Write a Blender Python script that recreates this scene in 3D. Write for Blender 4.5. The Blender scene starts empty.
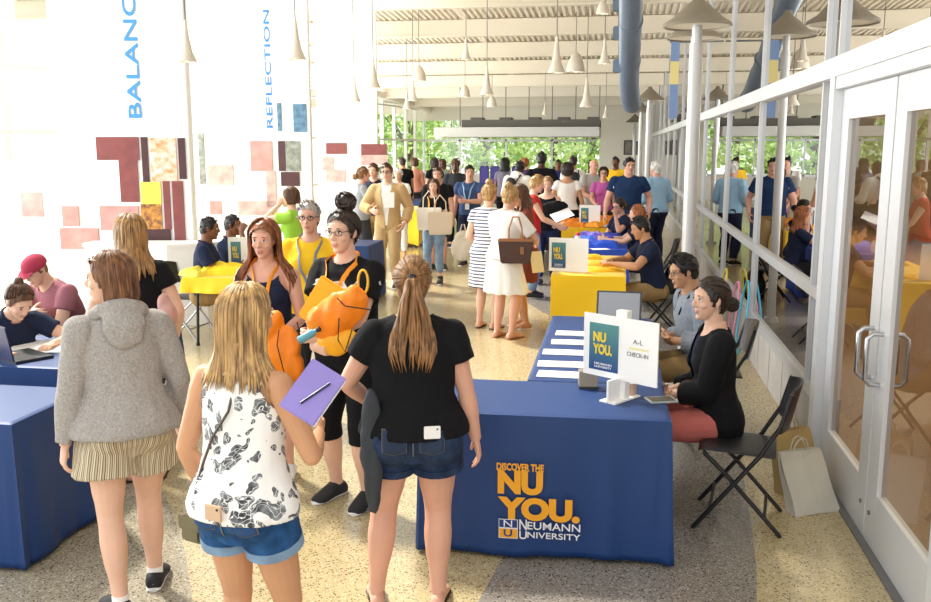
import bpy, bmesh, math, random
from mathutils import Vector as V, Matrix as M, noise as MN
random.seed(7)
SC = bpy.context.scene
COL = SC.collection
R = math.radians
PI = math.pi

# ------------------------------------------------------------------ camera
F_PX, CAM_H, HOR = 905.0, 2.07, 148.0
TH = math.atan((301-HOR)/F_PX)
PSI = math.atan((618-465.5)/F_PX*math.cos(TH))
cam_d = bpy.data.cameras.new('camera')
cam_d.sensor_width = 36; cam_d.lens = 36*F_PX/931
cam_d.clip_end = 400
cam = bpy.data.objects.new('camera', cam_d)
COL.objects.link(cam)
cam.location = (0, 0, CAM_H)
cam.rotation_euler = (PI/2-TH, 0, PSI)
SC.camera = cam

# ------------------------------------------------------------------ world, sun, exposure
W = bpy.data.worlds.new('sky'); SC.world = W; W.use_nodes = True
wn = W.node_tree.nodes; wn.clear()
wo = wn.new('ShaderNodeOutputWorld'); wb = wn.new('ShaderNodeBackground')
wb.inputs[0].default_value = (.93, .97, 1, 1); wb.inputs[1].default_value = 1.25
W.node_tree.links.new(wb.outputs[0], wo.inputs[0])
sd = bpy.data.lights.new('sun', 'SUN'); sd.energy = 5.5; sd.angle = R(6); sd.color = (1, .96, .88)
sun = bpy.data.objects.new('sun', sd); COL.objects.link(sun)
sun.rotation_euler = V((-.62, .45, .85)).to_track_quat('Z', 'Y').to_euler()
SC.view_settings.view_transform = 'Standard'; SC.view_settings.look = 'None'
SC.view_settings.exposure = 0.30; SC.view_settings.gamma = 1

# daylight entering through the glazed left side, plus two added fill lamps
def area(name, loc, rot, sx, sy, e, c=(1, 1, 1)):
    l = bpy.data.lights.new(name, 'AREA'); l.shape = 'RECTANGLE'; l.size = sx; l.size_y = sy; l.energy = e; l.color = c
    o = bpy.data.objects.new(name, l); COL.objects.link(o); o.location = loc; o.rotation_euler = rot
    return o
area('window_daylight', (-10.0, 17, 2.2), (0, R(-105), 0), 3.6, 30, 2300, (.97, .98, 1))
area('back_room_fill', (4.4, 12, 4.9), (0, 0, 0), 3, 18, 330, (1, .84, .64))  # added lamp to brighten the room behind the glass, no fixture modelled
area('rear_fill', (-2, -4, 3.2), (R(78), 0, 0), 9, 4, 95, (1, .97, .93))  # added fill from behind the camera, lifting surfaces that face it

# ------------------------------------------------------------------ helpers
def lin(h):
    if isinstance(h, tuple): return h
    h = h.lstrip('#'); r = []
    for i in (0, 2, 4):
        c = int(h[i:i+2], 16)/255
        r.append(c/12.92 if c <= .04045 else ((c+.055)/1.055)**2.4)
    return tuple(r)
MATS = {}
def mat(name, col, rough=.6, metal=0, spec=.5, bump=0, bscale=40, var=0, vscale=8, vcol=None, emit=0, sheen=0, sss=0, coat=0, stretch=None):
    if name in MATS: return MATS[name]
    m = bpy.data.materials.new(name); m.use_nodes = True
    n = m.node_tree.nodes; L = m.node_tree.links; b = n['Principled BSDF']
    c = lin(col)
    b.inputs['Base Color'].default_value = (*c, 1); b.inputs['Roughness'].default_value = rough
    b.inputs['Metallic'].default_value = metal; b.inputs['Specular IOR Level'].default_value = spec
    if sheen: b.inputs['Sheen Weight'].default_value = sheen
    if coat: b.inputs['Coat Weight'].default_value = coat
    if sss:
        b.inputs['Subsurface Weight'].default_value = sss; b.inputs['Subsurface Scale'].default_value = .02
        b.inputs['Subsurface Radius'].default_value = (1, .35, .2)
    if emit:
        b.inputs['Emission Color'].default_value = (*c, 1); b.inputs['Emission Strength'].default_value = emit
    if var or bump:
        tc = n.new('ShaderNodeTexCoord'); mp = n.new('ShaderNodeMapping'); L.new(tc.outputs['Object'], mp.inputs[0])
        if stretch: mp.inputs['Scale'].default_value = stretch
        if var:
            t = n.new('ShaderNodeTexNoise'); t.inputs['Scale'].default_value = vscale; t.inputs['Detail'].default_value = 4
            L.new(mp.outputs[0], t.inputs['Vector'])
            r = n.new('ShaderNodeValToRGB'); r.color_ramp.elements[0].position = .3; r.color_ramp.elements[1].position = .7
            c2 = lin(vcol) if vcol else tuple(x*(1-var) for x in c)
            r.color_ramp.elements[0].color = (*c2, 1); r.color_ramp.elements[1].color = (*tuple(min(1, x*(1+var*.4)) for x in c), 1)
            L.new(t.outputs['Fac'], r.inputs[0]); L.new(r.outputs[0], b.inputs['Base Color'])
        if bump:
            t = n.new('ShaderNodeTexNoise'); t.inputs['Scale'].default_value = bscale; t.inputs['Detail'].default_value = 3
            L.new(mp.outputs[0], t.inputs['Vector'])
            bp = n.new('ShaderNodeBump'); bp.inputs['Strength'].default_value = bump; bp.inputs['Distance'].default_value = .01
            L.new(t.outputs['Fac'], bp.inputs['Height']); L.new(bp.outputs[0], b.inputs['Normal'])
    MATS[name] = m
    return m
def ramp_mat(name, build, rough=.7, **k):
    """principled whose base colour comes from build(nodes, links, texcoord) -> output socket"""
    if name in MATS: return MATS[name]
    m = bpy.data.materials.new(name); m.use_nodes = True
    n = m.node_tree.nodes; L = m.node_tree.links; b = n['Principled BSDF']
    b.inputs['Roughness'].default_value = rough
    for a, v in k.items(): b.inputs[a.replace('_', ' ')].default_value = v
    tc = n.new('ShaderNodeTexCoord')
    L.new(build(n, L, tc), b.inputs['Base Color'])
    MATS[name] = m
    return m
def stripes(name, axis, freq, cols, rough=.8, coord='Object'):
    def bld(n, L, tc):
        s = n.new('ShaderNodeSeparateXYZ'); L.new(tc.outputs[coord], s.inputs[0])
        if axis == 'A':
            a = n.new('ShaderNodeMath'); a.operation = 'ARCTAN2'; L.new(s.outputs[0], a.inputs[0]); L.new(s.outputs[1], a.inputs[1]); src = a.outputs[0]
        else: src = s.outputs['XYZ'.index(axis)]
        m1 = n.new('ShaderNodeMath'); m1.operation = 'MULTIPLY'; m1.inputs[1].default_value = freq; L.new(src, m1.inputs[0])
        m2 = n.new('ShaderNodeMath'); m2.operation = 'FRACT'; L.new(m1.outputs[0], m2.inputs[0])
        r = n.new('ShaderNodeValToRGB'); r.color_ramp.interpolation = 'CONSTANT'
        e = r.color_ramp.elements
        while len(e) < len(cols): e.new(.5)
        for i, (p, c) in enumerate(cols): e[i].position = p; e[i].color = (*lin(c), 1)
        L.new(m2.outputs[0], r.inputs[0])
        return r.outputs[0]
    return ramp_mat(name, bld, rough)

def thing(name, label, cat, loc=(0, 0, 0), rz=0, group=None):
    o = bpy.data.objects.new(name, None); COL.objects.link(o); o.empty_display_size = .1
    o.location = loc; o.rotation_euler = (0, 0, rz)
    o['label'] = label; o['category'] = cat
    if group: o['group'] = group
    return o
def tag(o, label, cat, group=None, kind=None):
    o['label'] = label; o['category'] = cat
    if group: o['group'] = group
    if kind: o['kind'] = kind
    return o
def link(name, me, mats, parent=None, smooth=True, label=None):
    o = bpy.data.objects.new(name, me); COL.objects.link(o)
    if not isinstance(mats, (list, tuple)): mats = [mats]
    for m in mats: me.materials.append(m)
    if smooth:
        me.polygons.foreach_set('use_smooth', [True]*len(me.polygons))
    if parent: o.parent = parent
    if label: o['label'] = label
    return o

class MB:
    """collects shapes into one mesh"""
    def __init__(s): s.v = []; s.f = []; s.m = []; s.cur = 0
    def add(s, vs, fs):
        b = len(s.v); s.v += [tuple(p) for p in vs]
        for f in fs: s.f.append(tuple(b+i for i in f)); s.m.append(s.cur)
        return s
    def box(s, a, b):
        x0, y0, z0 = a; x1, y1, z1 = b
        return s.add([(x0,y0,z0),(x1,y0,z0),(x1,y1,z0),(x0,y1,z0),(x0,y0,z1),(x1,y0,z1),(x1,y1,z1),(x0,y1,z1)],
                     [(0,3,2,1),(4,5,6,7),(0,1,5,4),(1,2,6,5),(2,3,7,6),(3,0,4,7)])
    def obox(s, c, size, rot):
        c = V(c); h = V(size)/2; r = rot.to_matrix() if hasattr(rot, 'to_matrix') else rot
        vs = [c+r@V((sx*h.x, sy*h.y, sz*h.z)) for sz in (-1,1) for sx, sy in ((-1,-1),(1,-1),(1,1),(-1,1))]
        return s.add(vs, [(0,3,2,1),(4,5,6,7),(0,1,5,4),(1,2,6,5),(2,3,7,6),(3,0,4,7)])
    def loft(s, rings, n=12, cap=True):
        """rings: (centre, u, v, ru, rv)"""
        vs = []; fs = []
        for c, u, v, ru, rv in rings:
            for i in range(n):
                a = 2*PI*i/n
                vs.append(c+u*(math.cos(a)*ru)+v*(math.sin(a)*rv))
        for k in range(len(rings)-1):
            for i in range(n):
                j = (i+1) % n
                fs.append((k*n+i, k*n+j, (k+1)*n+j, (k+1)*n+i))
        if cap:
            fs.append(tuple(range(n-1, -1, -1))); fs.append(tuple((len(rings)-1)*n+i for i in range(n)))
        return s.add(vs, fs)
    def tube(s, pts, r, n=8, flat=1.0, up=None, cap=True, rr=None):
        pts = [V(p) for p in pts]; rings = []; u = None
        for i, p in enumerate(pts):
            t = (pts[min(i+1, len(pts)-1)]-pts[max(i-1, 0)])
            if t.length < 1e-9: t = V((0,0,1))
            t.normalize()
            if up is not None:
                hint = up[i] if isinstance(up, list) else up
                u = t.cross(hint)
                if u.length < 1e-6: u = t.orthogonal()
            elif u is None: u = t.orthogonal()
            else:
                u = u-t*u.dot(t)
                if u.length < 1e-6: u = t.orthogonal()
            u.normalize(); v = t.cross(u); v.normalize()
            q = rr[i] if rr else r
            rings.append((p, u, v, q, q*flat))
        return s.loft(rings, n, cap)
    def cyl(s, a, b, r0, r1=None, n=16):
        r1 = r0 if r1 is None else r1
        return s.tube([a, b], r0, n, rr=[r0, r1])
    def ell(s, c, r, rot=None, n=14, m=9):
        c = V(c); rot = rot or M.Identity(3); vs = []; fs = []
        for k in range(1, m):
            e = -PI/2+PI*k/m
            for i in range(n):
                a = 2*PI*i/n
                vs.append(c+rot@V((r[0]*math.cos(e)*math.cos(a), r[1]*math.cos(e)*math.sin(a), r[2]*math.sin(e))))
        vs.append(c+rot@V((0,0,-r[2]))); vs.append(c+rot@V((0,0,r[2])))
        for k in range(m-2):
            for i in range(n):
                j = (i+1) % n; fs.append((k*n+i, k*n+j, (k+1)*n+j, (k+1)*n+i))
        B = (m-1)*n
        for i in range(n):
            j = (i+1) % n; fs.append((B, j, i)); fs.append((B+1, (m-2)*n+i, (m-2)*n+j))
        return s.add(vs, fs)
    def prism(s, poly, z0, z1):
        n = len(poly)
        return s.add([(x,y,z0) for x,y in poly]+[(x,y,z1) for x,y in poly],
                     [tuple(range(n-1,-1,-1)), tuple(range(n,2*n))]+[(i,(i+1)%n,n+(i+1)%n,n+i) for i in range(n)])
    def mesh(s, name='m'):
        me = bpy.data.meshes.new(name); me.from_pydata(s.v, [], s.f)
        me.polygons.foreach_set('material_index', s.m); me.update()
        return me
    def build(s, name, mats, parent=None, smooth=False, bevel=0, label=None, fix=True):
        me = s.mesh(name)
        if fix:
            bm = bmesh.new(); bm.from_mesh(me); bmesh.ops.recalc_face_normals(bm, faces=bm.faces)
            if bevel: bmesh.ops.bevel(bm, geom=bm.edges[:], offset=bevel, segments=2, affect='EDGES', clamp_overlap=True)
            bm.to_mesh(me); bm.free()
        o = link(name, me, mats, parent, smooth, label)
        if smooth:
            try: me.set_sharp_from_angle(angle=R(50))
            except Exception: pass
        return o

TMP = bpy.data.scenes.new('tmp')
def remesh(mb, vox, it=3, disp=None):
    me = mb.mesh('raw'); o = bpy.data.objects.new('raw', me); TMP.collection.objects.link(o)
    bm = bmesh.new(); bm.from_mesh(me); bmesh.ops.recalc_face_normals(bm, faces=bm.faces); bm.to_mesh(me); bm.free()
    md = o.modifiers.new('r', 'REMESH'); md.mode = 'VOXEL'; md.voxel_size = vox
    if it:
        sm = o.modifiers.new('s', 'SMOOTH'); sm.factor = .5; sm.iterations = it
    TMP.view_layers[0].update(); dg = TMP.view_layers[0].depsgraph
    out = bpy.data.meshes.new_from_object(o.evaluated_get(dg))
    bpy.data.objects.remove(o); bpy.data.meshes.remove(me)
    if disp:
        nr = [v.normal.copy() for v in out.vertices]
        for v, n in zip(out.vertices, nr): v.co += n*disp(v.co)
    return out
def trim(me, fn, snap=None):
    """delete faces whose vertices all satisfy fn(co)>0; pull leftover ones back"""
    bm = bmesh.new(); bm.from_mesh(me)
    val = {v.index: fn(v.co) for v in bm.verts}
    kill = [f for f in bm.faces if all(val[v.index] > 0 for v in f.verts)]
    bmesh.ops.delete(bm, geom=kill, context='FACES')
    bm.to_mesh(me); bm.free(); me.update()
    return me
def join_mesh(me, mb, mi=0):
    """append an MB to a mesh, returns a new mesh"""
    m2 = MB(); m2.v = [tuple(v.co) for v in me.vertices]; m2.f = [tuple(p.vertices) for p in me.polygons]; m2.m = [p.material_index for p in me.polygons]
    m2.cur = mi; m2.add(mb.v, mb.f)
    return m2.mesh()

def XY(px, D, z=0):
    lat = (px-465.5)/F_PX*(D*math.cos(TH)+(CAM_H-z)*math.sin(TH))
    return (lat*math.cos(PSI)-D*math.sin(PSI), lat*math.sin(PSI)+D*math.cos(PSI))
def ZAT(py, D): return CAM_H-D*math.tan(TH+math.atan((py-301)/F_PX))
def AT(px, py, D):
    z = ZAT(py, D); x, y = XY(px, D, z); return V((x, y, z))

def text_mesh(body, size, off=0.0, ext=.001, align='LEFT', sx=1.0, shear=0):
    cu = bpy.data.curves.new('t', 'FONT'); cu.body = body; cu.size = size; cu.offset = off; cu.extrude = ext
    cu.align_x = align; cu.shear = shear; cu.resolution_u = 4
    o = bpy.data.objects.new('t', cu); TMP.collection.objects.link(o)
    TMP.view_layers[0].update(); dg = TMP.view_layers[0].depsgraph
    me = bpy.data.meshes.new_from_object(o.evaluated_get(dg))
    bpy.data.objects.remove(o)
    if sx != 1: me.transform(M.Diagonal((sx, 1, 1, 1)))
    return me
def fit_text(body, w, h, off=0.0, ext=.001):
    """text stretched to fill w x h, lower left corner at 0"""
    me = text_mesh(body, 1, off, ext/h)
    xs = [v.co.x for v in me.vertices]; ys = [v.co.y for v in me.vertices]
    x0, x1, y0, y1 = min(xs), max(xs), min(ys), max(ys)
    me.transform(M.Diagonal((w/(x1-x0), h/(y1-y0), h, 1)) @ M.Translation((-x0, -y0, 0)))
    return me
# ------------------------------------------------------------------ people
def lerp_tab(tab, x):
    if x <= tab[0][0]: return tab[0][1:]
    for a, b in zip(tab, tab[1:]):
        if x <= b[0]:
            t = (x-a[0])/(b[0]-a[0]); t = t*t*(3-2*t)*.5+t*.5
            return tuple(p+(q-p)*t for p, q in zip(a[1:], b[1:]))
    return tab[-1][1:]
TORSO = {'f': [(-.11,.085,.075,-.01),(-.06,.160,.112,-.015),(0,.178,.122,-.018),(.06,.168,.115,-.01),(.12,.145,.102,0),(.18,.130,.095,.004),(.25,.134,.097,.006),(.33,.150,.108,.012),(.40,.156,.104,.008),(.46,.150,.088,0),(.505,.115,.070,-.008),(.535,.070,.060,-.012),(.56,.054,.056,-.012)],
         'm': [(-.11,.085,.075,-.01),(-.06,.150,.112,-.012),(0,.162,.118,-.012),(.06,.158,.114,-.005),(.12,.150,.108,0),(.18,.148,.107,.004),(.25,.156,.110,.006),(.33,.172,.118,.010),(.40,.182,.116,.006),(.46,.178,.096,-.002),(.505,.135,.076,-.008),(.535,.080,.066,-.012),(.56,.062,.062,-.012)]}
ARM = {'f': [(0,.050),(.06,.053),(.2,.046),(.4,.040),(.5,.036),(.58,.038),(.68,.037),(.85,.029),(.97,.025),(1,.025)],
       'm': [(0,.058),(.06,.062),(.2,.054),(.4,.048),(.5,.042),(.58,.045),(.68,.043),(.85,.033),(.97,.029),(1,.029)]}
LEG = [(0,.092),(.08,.094),(.2,.084),(.35,.071),(.45,.059),(.5,.056),(.56,.054),(.66,.058),(.76,.052),(.88,.038),(.96,.034),(1,.035)]

def ik(A, T, l1, l2, hint):
    d = T-A; L = d.length
    mx = (l1+l2)*.998
    if L > mx: d = d*(mx/L); L = mx; T = A+d
    n = d.normalized(); a = (l1*l1-l2*l2+L*L)/(2*L); h = math.sqrt(max(0, l1*l1-a*a))
    p = hint-n*hint.dot(n)
    if p.length < 1e-5: p = n.orthogonal()
    return A+n*a+p.normalized()*h, T

class Body:
    def __init__(s, H, sex, w, pose):
        s.s = H/1.7; s.sex = sex; s.w = w; s.p = pose; k = s.s
        s.lean = R(pose.get('lean', 3)); s.side = R(pose.get('side', 0)); s.twist = R(pose.get('twist', 0))
        s.hip = V((*pose.get('pelvis', (0, 0)), pose.get('ph', .895)))*k
        s.cache = {}
        # spine
        s.sp = []; p = s.hip.copy(); N = 30; dh = .62*k/N
        for i in range(N+1):
            t = i/N; q = .35+.65*min(1, t*1.7)
            Rm = M.Rotation(s.twist*min(1, t*1.3), 3, 'Z') @ M.Rotation(-s.lean*q, 3, 'X') @ M.Rotation(s.side*q, 3, 'Y')
            s.sp.append((p.copy(), Rm)); p += Rm@V((0, 0, dh))
        s.sh = {}; s.arm = {}; s.leg = {}
        shx = (.158 if sex == 'f' else .186)*(.6+.4*w)
        for d, sg in (('l', -1), ('r', 1)):
            c, Rm = s.fr(.462)
            up = pose.get('shrug', 0)
            S = c+Rm@V((sg*shx*k, -.006*k, up*k))
            T = V(pose.get(d+'h', (sg*.25, .04, .80)))*k
            E_, T = ik(S, T, .285*k, .25*k, V(pose.get(d+'e', (sg*.5, -.8, -.3))))
            s.arm[d] = (S, E_, T)
            Hj = s.hip+M.Rotation(0, 3, 'Z')@V((sg*.088*(.5+.5*w)*k, 0, -.01*k))
            A = V(pose.get(d+'f', (sg*.10, 0, .078)))*k
            K, A = ik(Hj, A, .41*k, .41*k, V(pose.get(d+'k', (sg*.08, 1, 0))))
            s.leg[d] = (Hj, K, A)
        c, Rm = s.fr(.60)
        s.hr = M.Rotation(R(pose.get('hy', 0)), 3, 'Z') @ M.Rotation(R(-pose.get('hp', 4)), 3, 'X') @ M.Rotation(R(pose.get('ht', 0)), 3, 'Y')
        s.neck = c
        s.hc = c+s.hr@V((0, .022, .092))*k      # head centre
    def fr(s, h):
        k = s.s; t = h*k/(.62*k)*30
        if t <= 0:
            p, Rm = s.sp[0]; return p+Rm@V((0, 0, h*k)), Rm
        i = min(int(t), 29); f = t-i
        p, Rm = s.sp[i]; q, _ = s.sp[i+1]
        return p.lerp(q, f), Rm
    def tprof(s, h):
        rx, ry, yo = lerp_tab(TORSO[s.sex], h)
        w = s.w if h < .42 else 1+(s.w-1)*.45
        belly = max(0, s.w-1)*.35*math.exp(-((h-.1)/.12)**2)
        return rx*w, ry*(w+belly), yo+belly*.02
    def torso(s, mb, h0, h1, e=0, e1=None, n=28, step=.03, flare=0):
        e1 = e if e1 is None else e1; k = s.s; N = max(2, int((h1-h0)/step)); rings = []
        for i in range(N+1):
            t = i/N; h = h0+(h1-h0)*t
            c, Rm = s.fr(h); rx, ry, yo = s.tprof(h); ee = e+(e1-e)*t+flare*(1-t)**2
            rings.append((c+Rm@V((0, yo*k, 0)), Rm@V((1,0,0)), Rm@V((0,1,0)), (rx+ee)*k, (ry+ee)*k))
        mb.loft(rings, n)
    def limb(s, mb, J, prof, t0, t1, e0, e1, wf, n=14, step=.035):
        A, B, C = J; L1 = (B-A).length; L2 = (C-B).length; L = L1+L2; tb = L1/L
        N = max(2, int((t1-t0)/step)); pts = []; rr = []
        for i in range(N+1):
            t = t0+(t1-t0)*i/N
            if t < tb: p = A.lerp(B, t/tb)
            else: p = B.lerp(C, (t-tb)/(1-tb))
            pts.append(p); q = i/N
            tt = .5*t/tb if t < tb else .5+.5*(t-tb)/(1-tb)
            rr.append((lerp_tab(prof, tt)[0]*wf+e0+(e1-e0)*q)*s.s)
        mb.tube(pts, 0, n, rr=rr)
        if t0 < tb < t1:
            mb.ell(B, [(lerp_tab(prof, .5)[0]*wf+e0+(e1-e0)*((tb-t0)/(t1-t0)))*s.s*.98]*3, n=10, m=7)
    def armv(s, mb, d, t0=0, t1=1, e0=0, e1=None):
        s.limb(mb, s.arm[d], ARM[s.sex], t0, t1, e0, e0 if e1 is None else e1, .5+.5*s.w)
        if t0 == 0: mb.ell(s.arm[d][0], [(ARM[s.sex][0][1]*(.5+.5*s.w)+e0)*s.s*1.02]*3)
    def legv(s, mb, d, t0=0, t1=1, e0=0, e1=None, n=16):
        s.limb(mb, s.leg[d], LEG, t0, t1, e0, e0 if e1 is None else e1, (.35+.65*s.w)*(1 if s.sex == 'f' else .95), n)
        if t0 == 0: mb.ell(s.leg[d][0], [(.092*(.35+.65*s.w)+e0)*s.s]*3)
    def glutes(s, mb, e=0):
        c, Rm = s.fr(-.02); k = s.s
        for sg in (-1, 1):
            mb.ell(c+Rm@V((sg*.078*s.w, -.058*s.w, 0))*k, [(.082*s.w+e)*k, (.078*s.w+e)*k, (.092*s.w+e)*k])
    def bust(s, mb, e=0):
        if s.sex != 'f': return
        c, Rm = s.fr(.345); k = s.s; w = s.w
        for sg in (-1, 1):
            mb.ell(c+Rm@V((sg*.070*w, .075*w, -.005))*k, [(.062*w+e)*k, (.052*w+e)*k, (.060*w+e)*k])
    def footfr(s, d):
        A = s.leg[d][2]; sg = -1 if d == 'l' else 1
        yaw = R(s.p.get(d+'fy', -sg*8)); pit = R(s.p.get(d+'fp', 0))
        return A, M.Rotation(yaw, 3, 'Z')@M.Rotation(pit, 3, 'X')
    def foot(s, mb, d, e=0, zs=1):
        A, Rm = s.footfr(d); k = s.s; rings = []
        for y, z, rx, rz in ((-.068,.034,.018,.018),(-.055,.036,.030,.034),(-.025,.042,.034,.042),(.03,.046,.036,.044),(.075,.036,.040,.034),(.12,.024,.044,.023),(.155,.019,.040,.018),(.178,.016,.026,.013),(.186,.015,.012,.008)):
            rings.append((A+Rm@V((0, y, z-.078))*k, Rm@V((1,0,0)), Rm@V((0,0,1)), (rx+e)*k, (rz+e*.7)*k*zs))
        mb.loft(rings, 14)
    def hand(s, mb, d, fine=True):
        S, E_, T = s.arm[d]; k = s.s; sg = -1 if d == 'l' else 1
        fd = (T-E_).normalized()
        hd = V(s.p.get(d+'d', tuple(fd)))
        hd.normalize()
        pn = V(s.p.get(d+'n', (-sg, 0, 0)))            # palm normal
        pn = pn-hd*pn.dot(hd)
        if pn.length < 1e-4: pn = hd.orthogonal()
        pn.normalize(); sd = pn.cross(hd)*(-sg if True else 1)  # towards the thumb
        # thumb side: for relaxed hand palm inward, thumb points forward
        if d+'t' in s.p and V(s.p[d+'t']).dot(sd) < 0: sd = -sd
        cu = s.p.get(d+'c', .35)
        u, v = sd, pn; g = 1.0 if s.sex == 'f' else 1.1; g *= k
        s.handfr = getattr(s, 'handfr', {}); s.handfr[d] = (T, hd, pn, sd)
        mb.loft([(T-hd*.02*g, u, v, .024*g, .02*g), (T+hd*.01*g, u, v, .027*g, .018*g), (T+hd*.04*g, u, v, .037*g, .016*g), (T+hd*.08*g, u, v, .040*g, .014*g), (T+hd*.092*g, u, v, .036*g, .011*g)], 12)
        for i, (o, L) in enumerate(((.031,.070),(.0105,.078),(-.0105,.072),(-.031,.056))):
            p = T+hd*(.083-abs(o)*.15)*g+sd*o*g; a = 0; pts = [p-hd*.015*g, p]
            for q, fr in enumerate((.45, .32, .25)):
                a += cu*(1, 1.1, .8)[q]*(1+.12*i)
                dd = hd*math.cos(a)+pn*math.sin(a)+sd*(o*1.2)
                p = p+dd.normalized()*L*fr*g; pts.append(p)
            mb.tube(pts, 0, 8, rr=[.0088*g, .0092*g, .0086*g, .0078*g, .0055*g])
            mb.ell(p, [.0062*g]*3, n=8, m=5)
        p = T+hd*.02*g+sd*.022*g+pn*.004*g; pts = [p]
        for q, (L, w) in enumerate(((.036, .75), (.030, .55), (.024, .35))):
            dd = hd*(1-w*.5)+sd*w+pn*(.25+.3*cu)
            p = p+dd.normalized()*L*g; pts.append(p)
        mb.tube(pts, 0, 8, rr=[.014*g, .0125*g, .0105*g, .007*g]); mb.ell(p, [.0075*g]*3, n=8, m=5)
    def head(s, mb):
        k = s.s; m = s.sex == 'm'
        def P(x, y, z): return s.hc+s.hr@V((x, y, z))*k
        X, Y, Z = (s.hr@V(a) for a in ((1,0,0),(0,1,0),(0,0,1)))
        rot = s.hr
        mb.ell(P(0,-.014,.026), [.073*k, .092*k, .086*k], rot, 20, 14)
        jw = 1.08 if m else 1
        mb.loft([(P(0,y,z), X, Y, rx*k*(jw if z < -.02 else 1), ry*k) for z, y, rx, ry in
                 ((.06,.012,.064,.072),(.03,.016,.066,.074),(0,.018,.065,.073),(-.03,.020,.060,.070),(-.055,.024,.053,.063),(-.078,.031,.043,.052),(-.097,.041,.031,.038),(-.108,.047,.018,.024))], 20)
        mb.tube([P(0,.082,.022), P(0,.092,.004), P(0,.104,-.014), P(0,.108,-.024)], 0, 8, rr=[.008*k,.009*k,.0115*k,.009*k])
        for q in (-1, 1):
            mb.ell(P(q*.010,.096,-.026), [.0085*k,.010*k,.0075*k], rot, 8, 6)
            mb.ell(P(q*.028,.078,.031), [.024*k,.010*k,.0075*k], rot, 10, 6)
            mb.ell(P(q*.036,.060,-.022), [.022*k,.022*k,.020*k], rot, 10, 7)
            er = rot@M.Rotation(q*R(18), 3, 'Z')
            mb.ell(P(q*.074,-.006,-.002), [.008*k,.018*k,.030*k], er, 10, 7)
            mb.ell(P(q*.070,-.002,-.022), [.008*k,.010*k,.014*k], er, 8, 6)
        mb.ell(P(0,.086,-.052), [.024*k,.010*k,.0065*k], rot, 12, 6)
        mb.ell(P(0,.085,-.063), [.019*k,.010*k,.0070*k], rot, 12, 6)
        mb.ell(P(0,.078,-.094), [.018*k,.013*k,.014*k], rot, 10, 6)
        c0, _ = s.fr(.50); c1 = s.hc+s.hr@V((0, -.022, -.055))*k
        nr = (.050 if not m else .060)*(.6+.4*s.w)*k
        mb.tube([c0, c0.lerp(c1, .35), c0.lerp(c1, .7), c1, c1+(c1-c0)*.12], 0, 14, rr=[nr*1.25, nr*1.06, nr, nr*1.02, nr])
    def push(s, p, e, hmin=-.1, hmax=.56):
        """move p out of the torso by e"""
        best = None
        for i in range(0, 31, 1):
            h = .62*i/30
            c, Rm = s.sp[i]; q = Rm.transposed()@(p-c)
            if best is None or abs(q.z) < best[0]: best = (abs(q.z), h, c, Rm, q)
        for hh in (-.1, -.05):
            c, Rm = s.fr(hh); q = Rm.transposed()@(p-c)
            if abs(q.z) < best[0]: best = (abs(q.z), hh, c, Rm, q)
        _, h, c, Rm, q = best
        if best[0] > .03*s.s: return p
        rx, ry, yo = s.tprof(h); k = s.s; rx = (rx+e)*k; ry = (ry+e)*k
        if s.sex == 'f' and .27 < h < .42 and q.y > 0: ry += .022*k*math.cos((h-.345)/.075*PI/2)
        if .40 < h < .50 and abs(q.x) > .09*k:
            rx = (.215*(.6+.4*s.w)+e)*k; ry = max(ry*.95, (.055+e)*k)
        y = q.y-yo*k; f = (q.x/rx)**2+(y/ry)**2
        if f >= 1 or f == 0: return p
        f = 1/math.sqrt(f)
        return c+Rm@V((q.x*f, yo*k+y*f, q.z))

def wrinkle(amp, sc=9, seed=0):
    o = V((seed*3.1, seed*1.7, seed))
    def f(co):
        a = MN.noise(V((co.x*sc, co.y*sc, co.z*sc*.6))+o); b = MN.noise(V((co.x*sc*2.4, co.y*sc*2.4, co.z*sc*1.6))+o)
        return amp*(a+.45*b)
    return f

SKIN = {'fair': ('#e0b49a', '#c98d78'), 'pink': ('#dba68e', '#c07f6c'), 'tan': ('#c8946f', '#a86f55'), 'brown': ('#7c4f38', '#5d3830'), 'dark': ('#54352a', '#43282a')}
HAIRC = {'blonde': ('#b8935f', '#6f5130'), 'dblonde': ('#a8804f', '#5f4427'), 'brown': ('#5d3b24', '#2c1a10'), 'mbrown': ('#7a5032', '#3d2616'), 'lbrown': ('#8e643b', '#553a1f'), 'auburn': ('#8a4f2b', '#43220f'), 'dbrown': ('#33221a', '#150d0a'), 'black': ('#1a1615', '#080707'), 'grey': ('#a8a29a', '#6d6760'), 'white': ('#dcdad6', '#a9a6a0'), 'ginger': ('#a9663a', '#5f3219')}
def skinm(n):
    a, b = SKIN[n]
    return mat('skin_'+n, a, .5, spec=.35, sss=.08, var=.10, vscale=6, bump=.05, bscale=120), mat('lips_'+n, b, .42)
def hairm(n):
    a, b = HAIRC[n]
    return mat('hair_'+n, a, .42, spec=.45, var=1, vcol=b, vscale=14, stretch=(4, 4, .7), bump=.25, bscale=40)

def scalp(az, el, e):
    """az 0 = face, el up; head coordinates"""
    d = V((math.sin(az)*math.cos(el), math.cos(az)*math.cos(el), math.sin(el)))
    a, b, c = .074+e, .093+e, .088+e
    r = 1/math.sqrt((d.x/a)**2+(d.y/b)**2+(d.z/c)**2)
    return V((0, -.014, .024))+d*r
def hairline(p, long_=False):
    x, y, z = p
    if z > .088: return -1
    if z > .055: yl = .052+(z-.055)*.6
    elif z > 0: yl = .034+(z/.055)*.018
    elif z > -.03: yl = .022
    else: yl = -.028
    if z < -.082: return y+.02 if long_ else 1
    return y-yl

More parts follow.
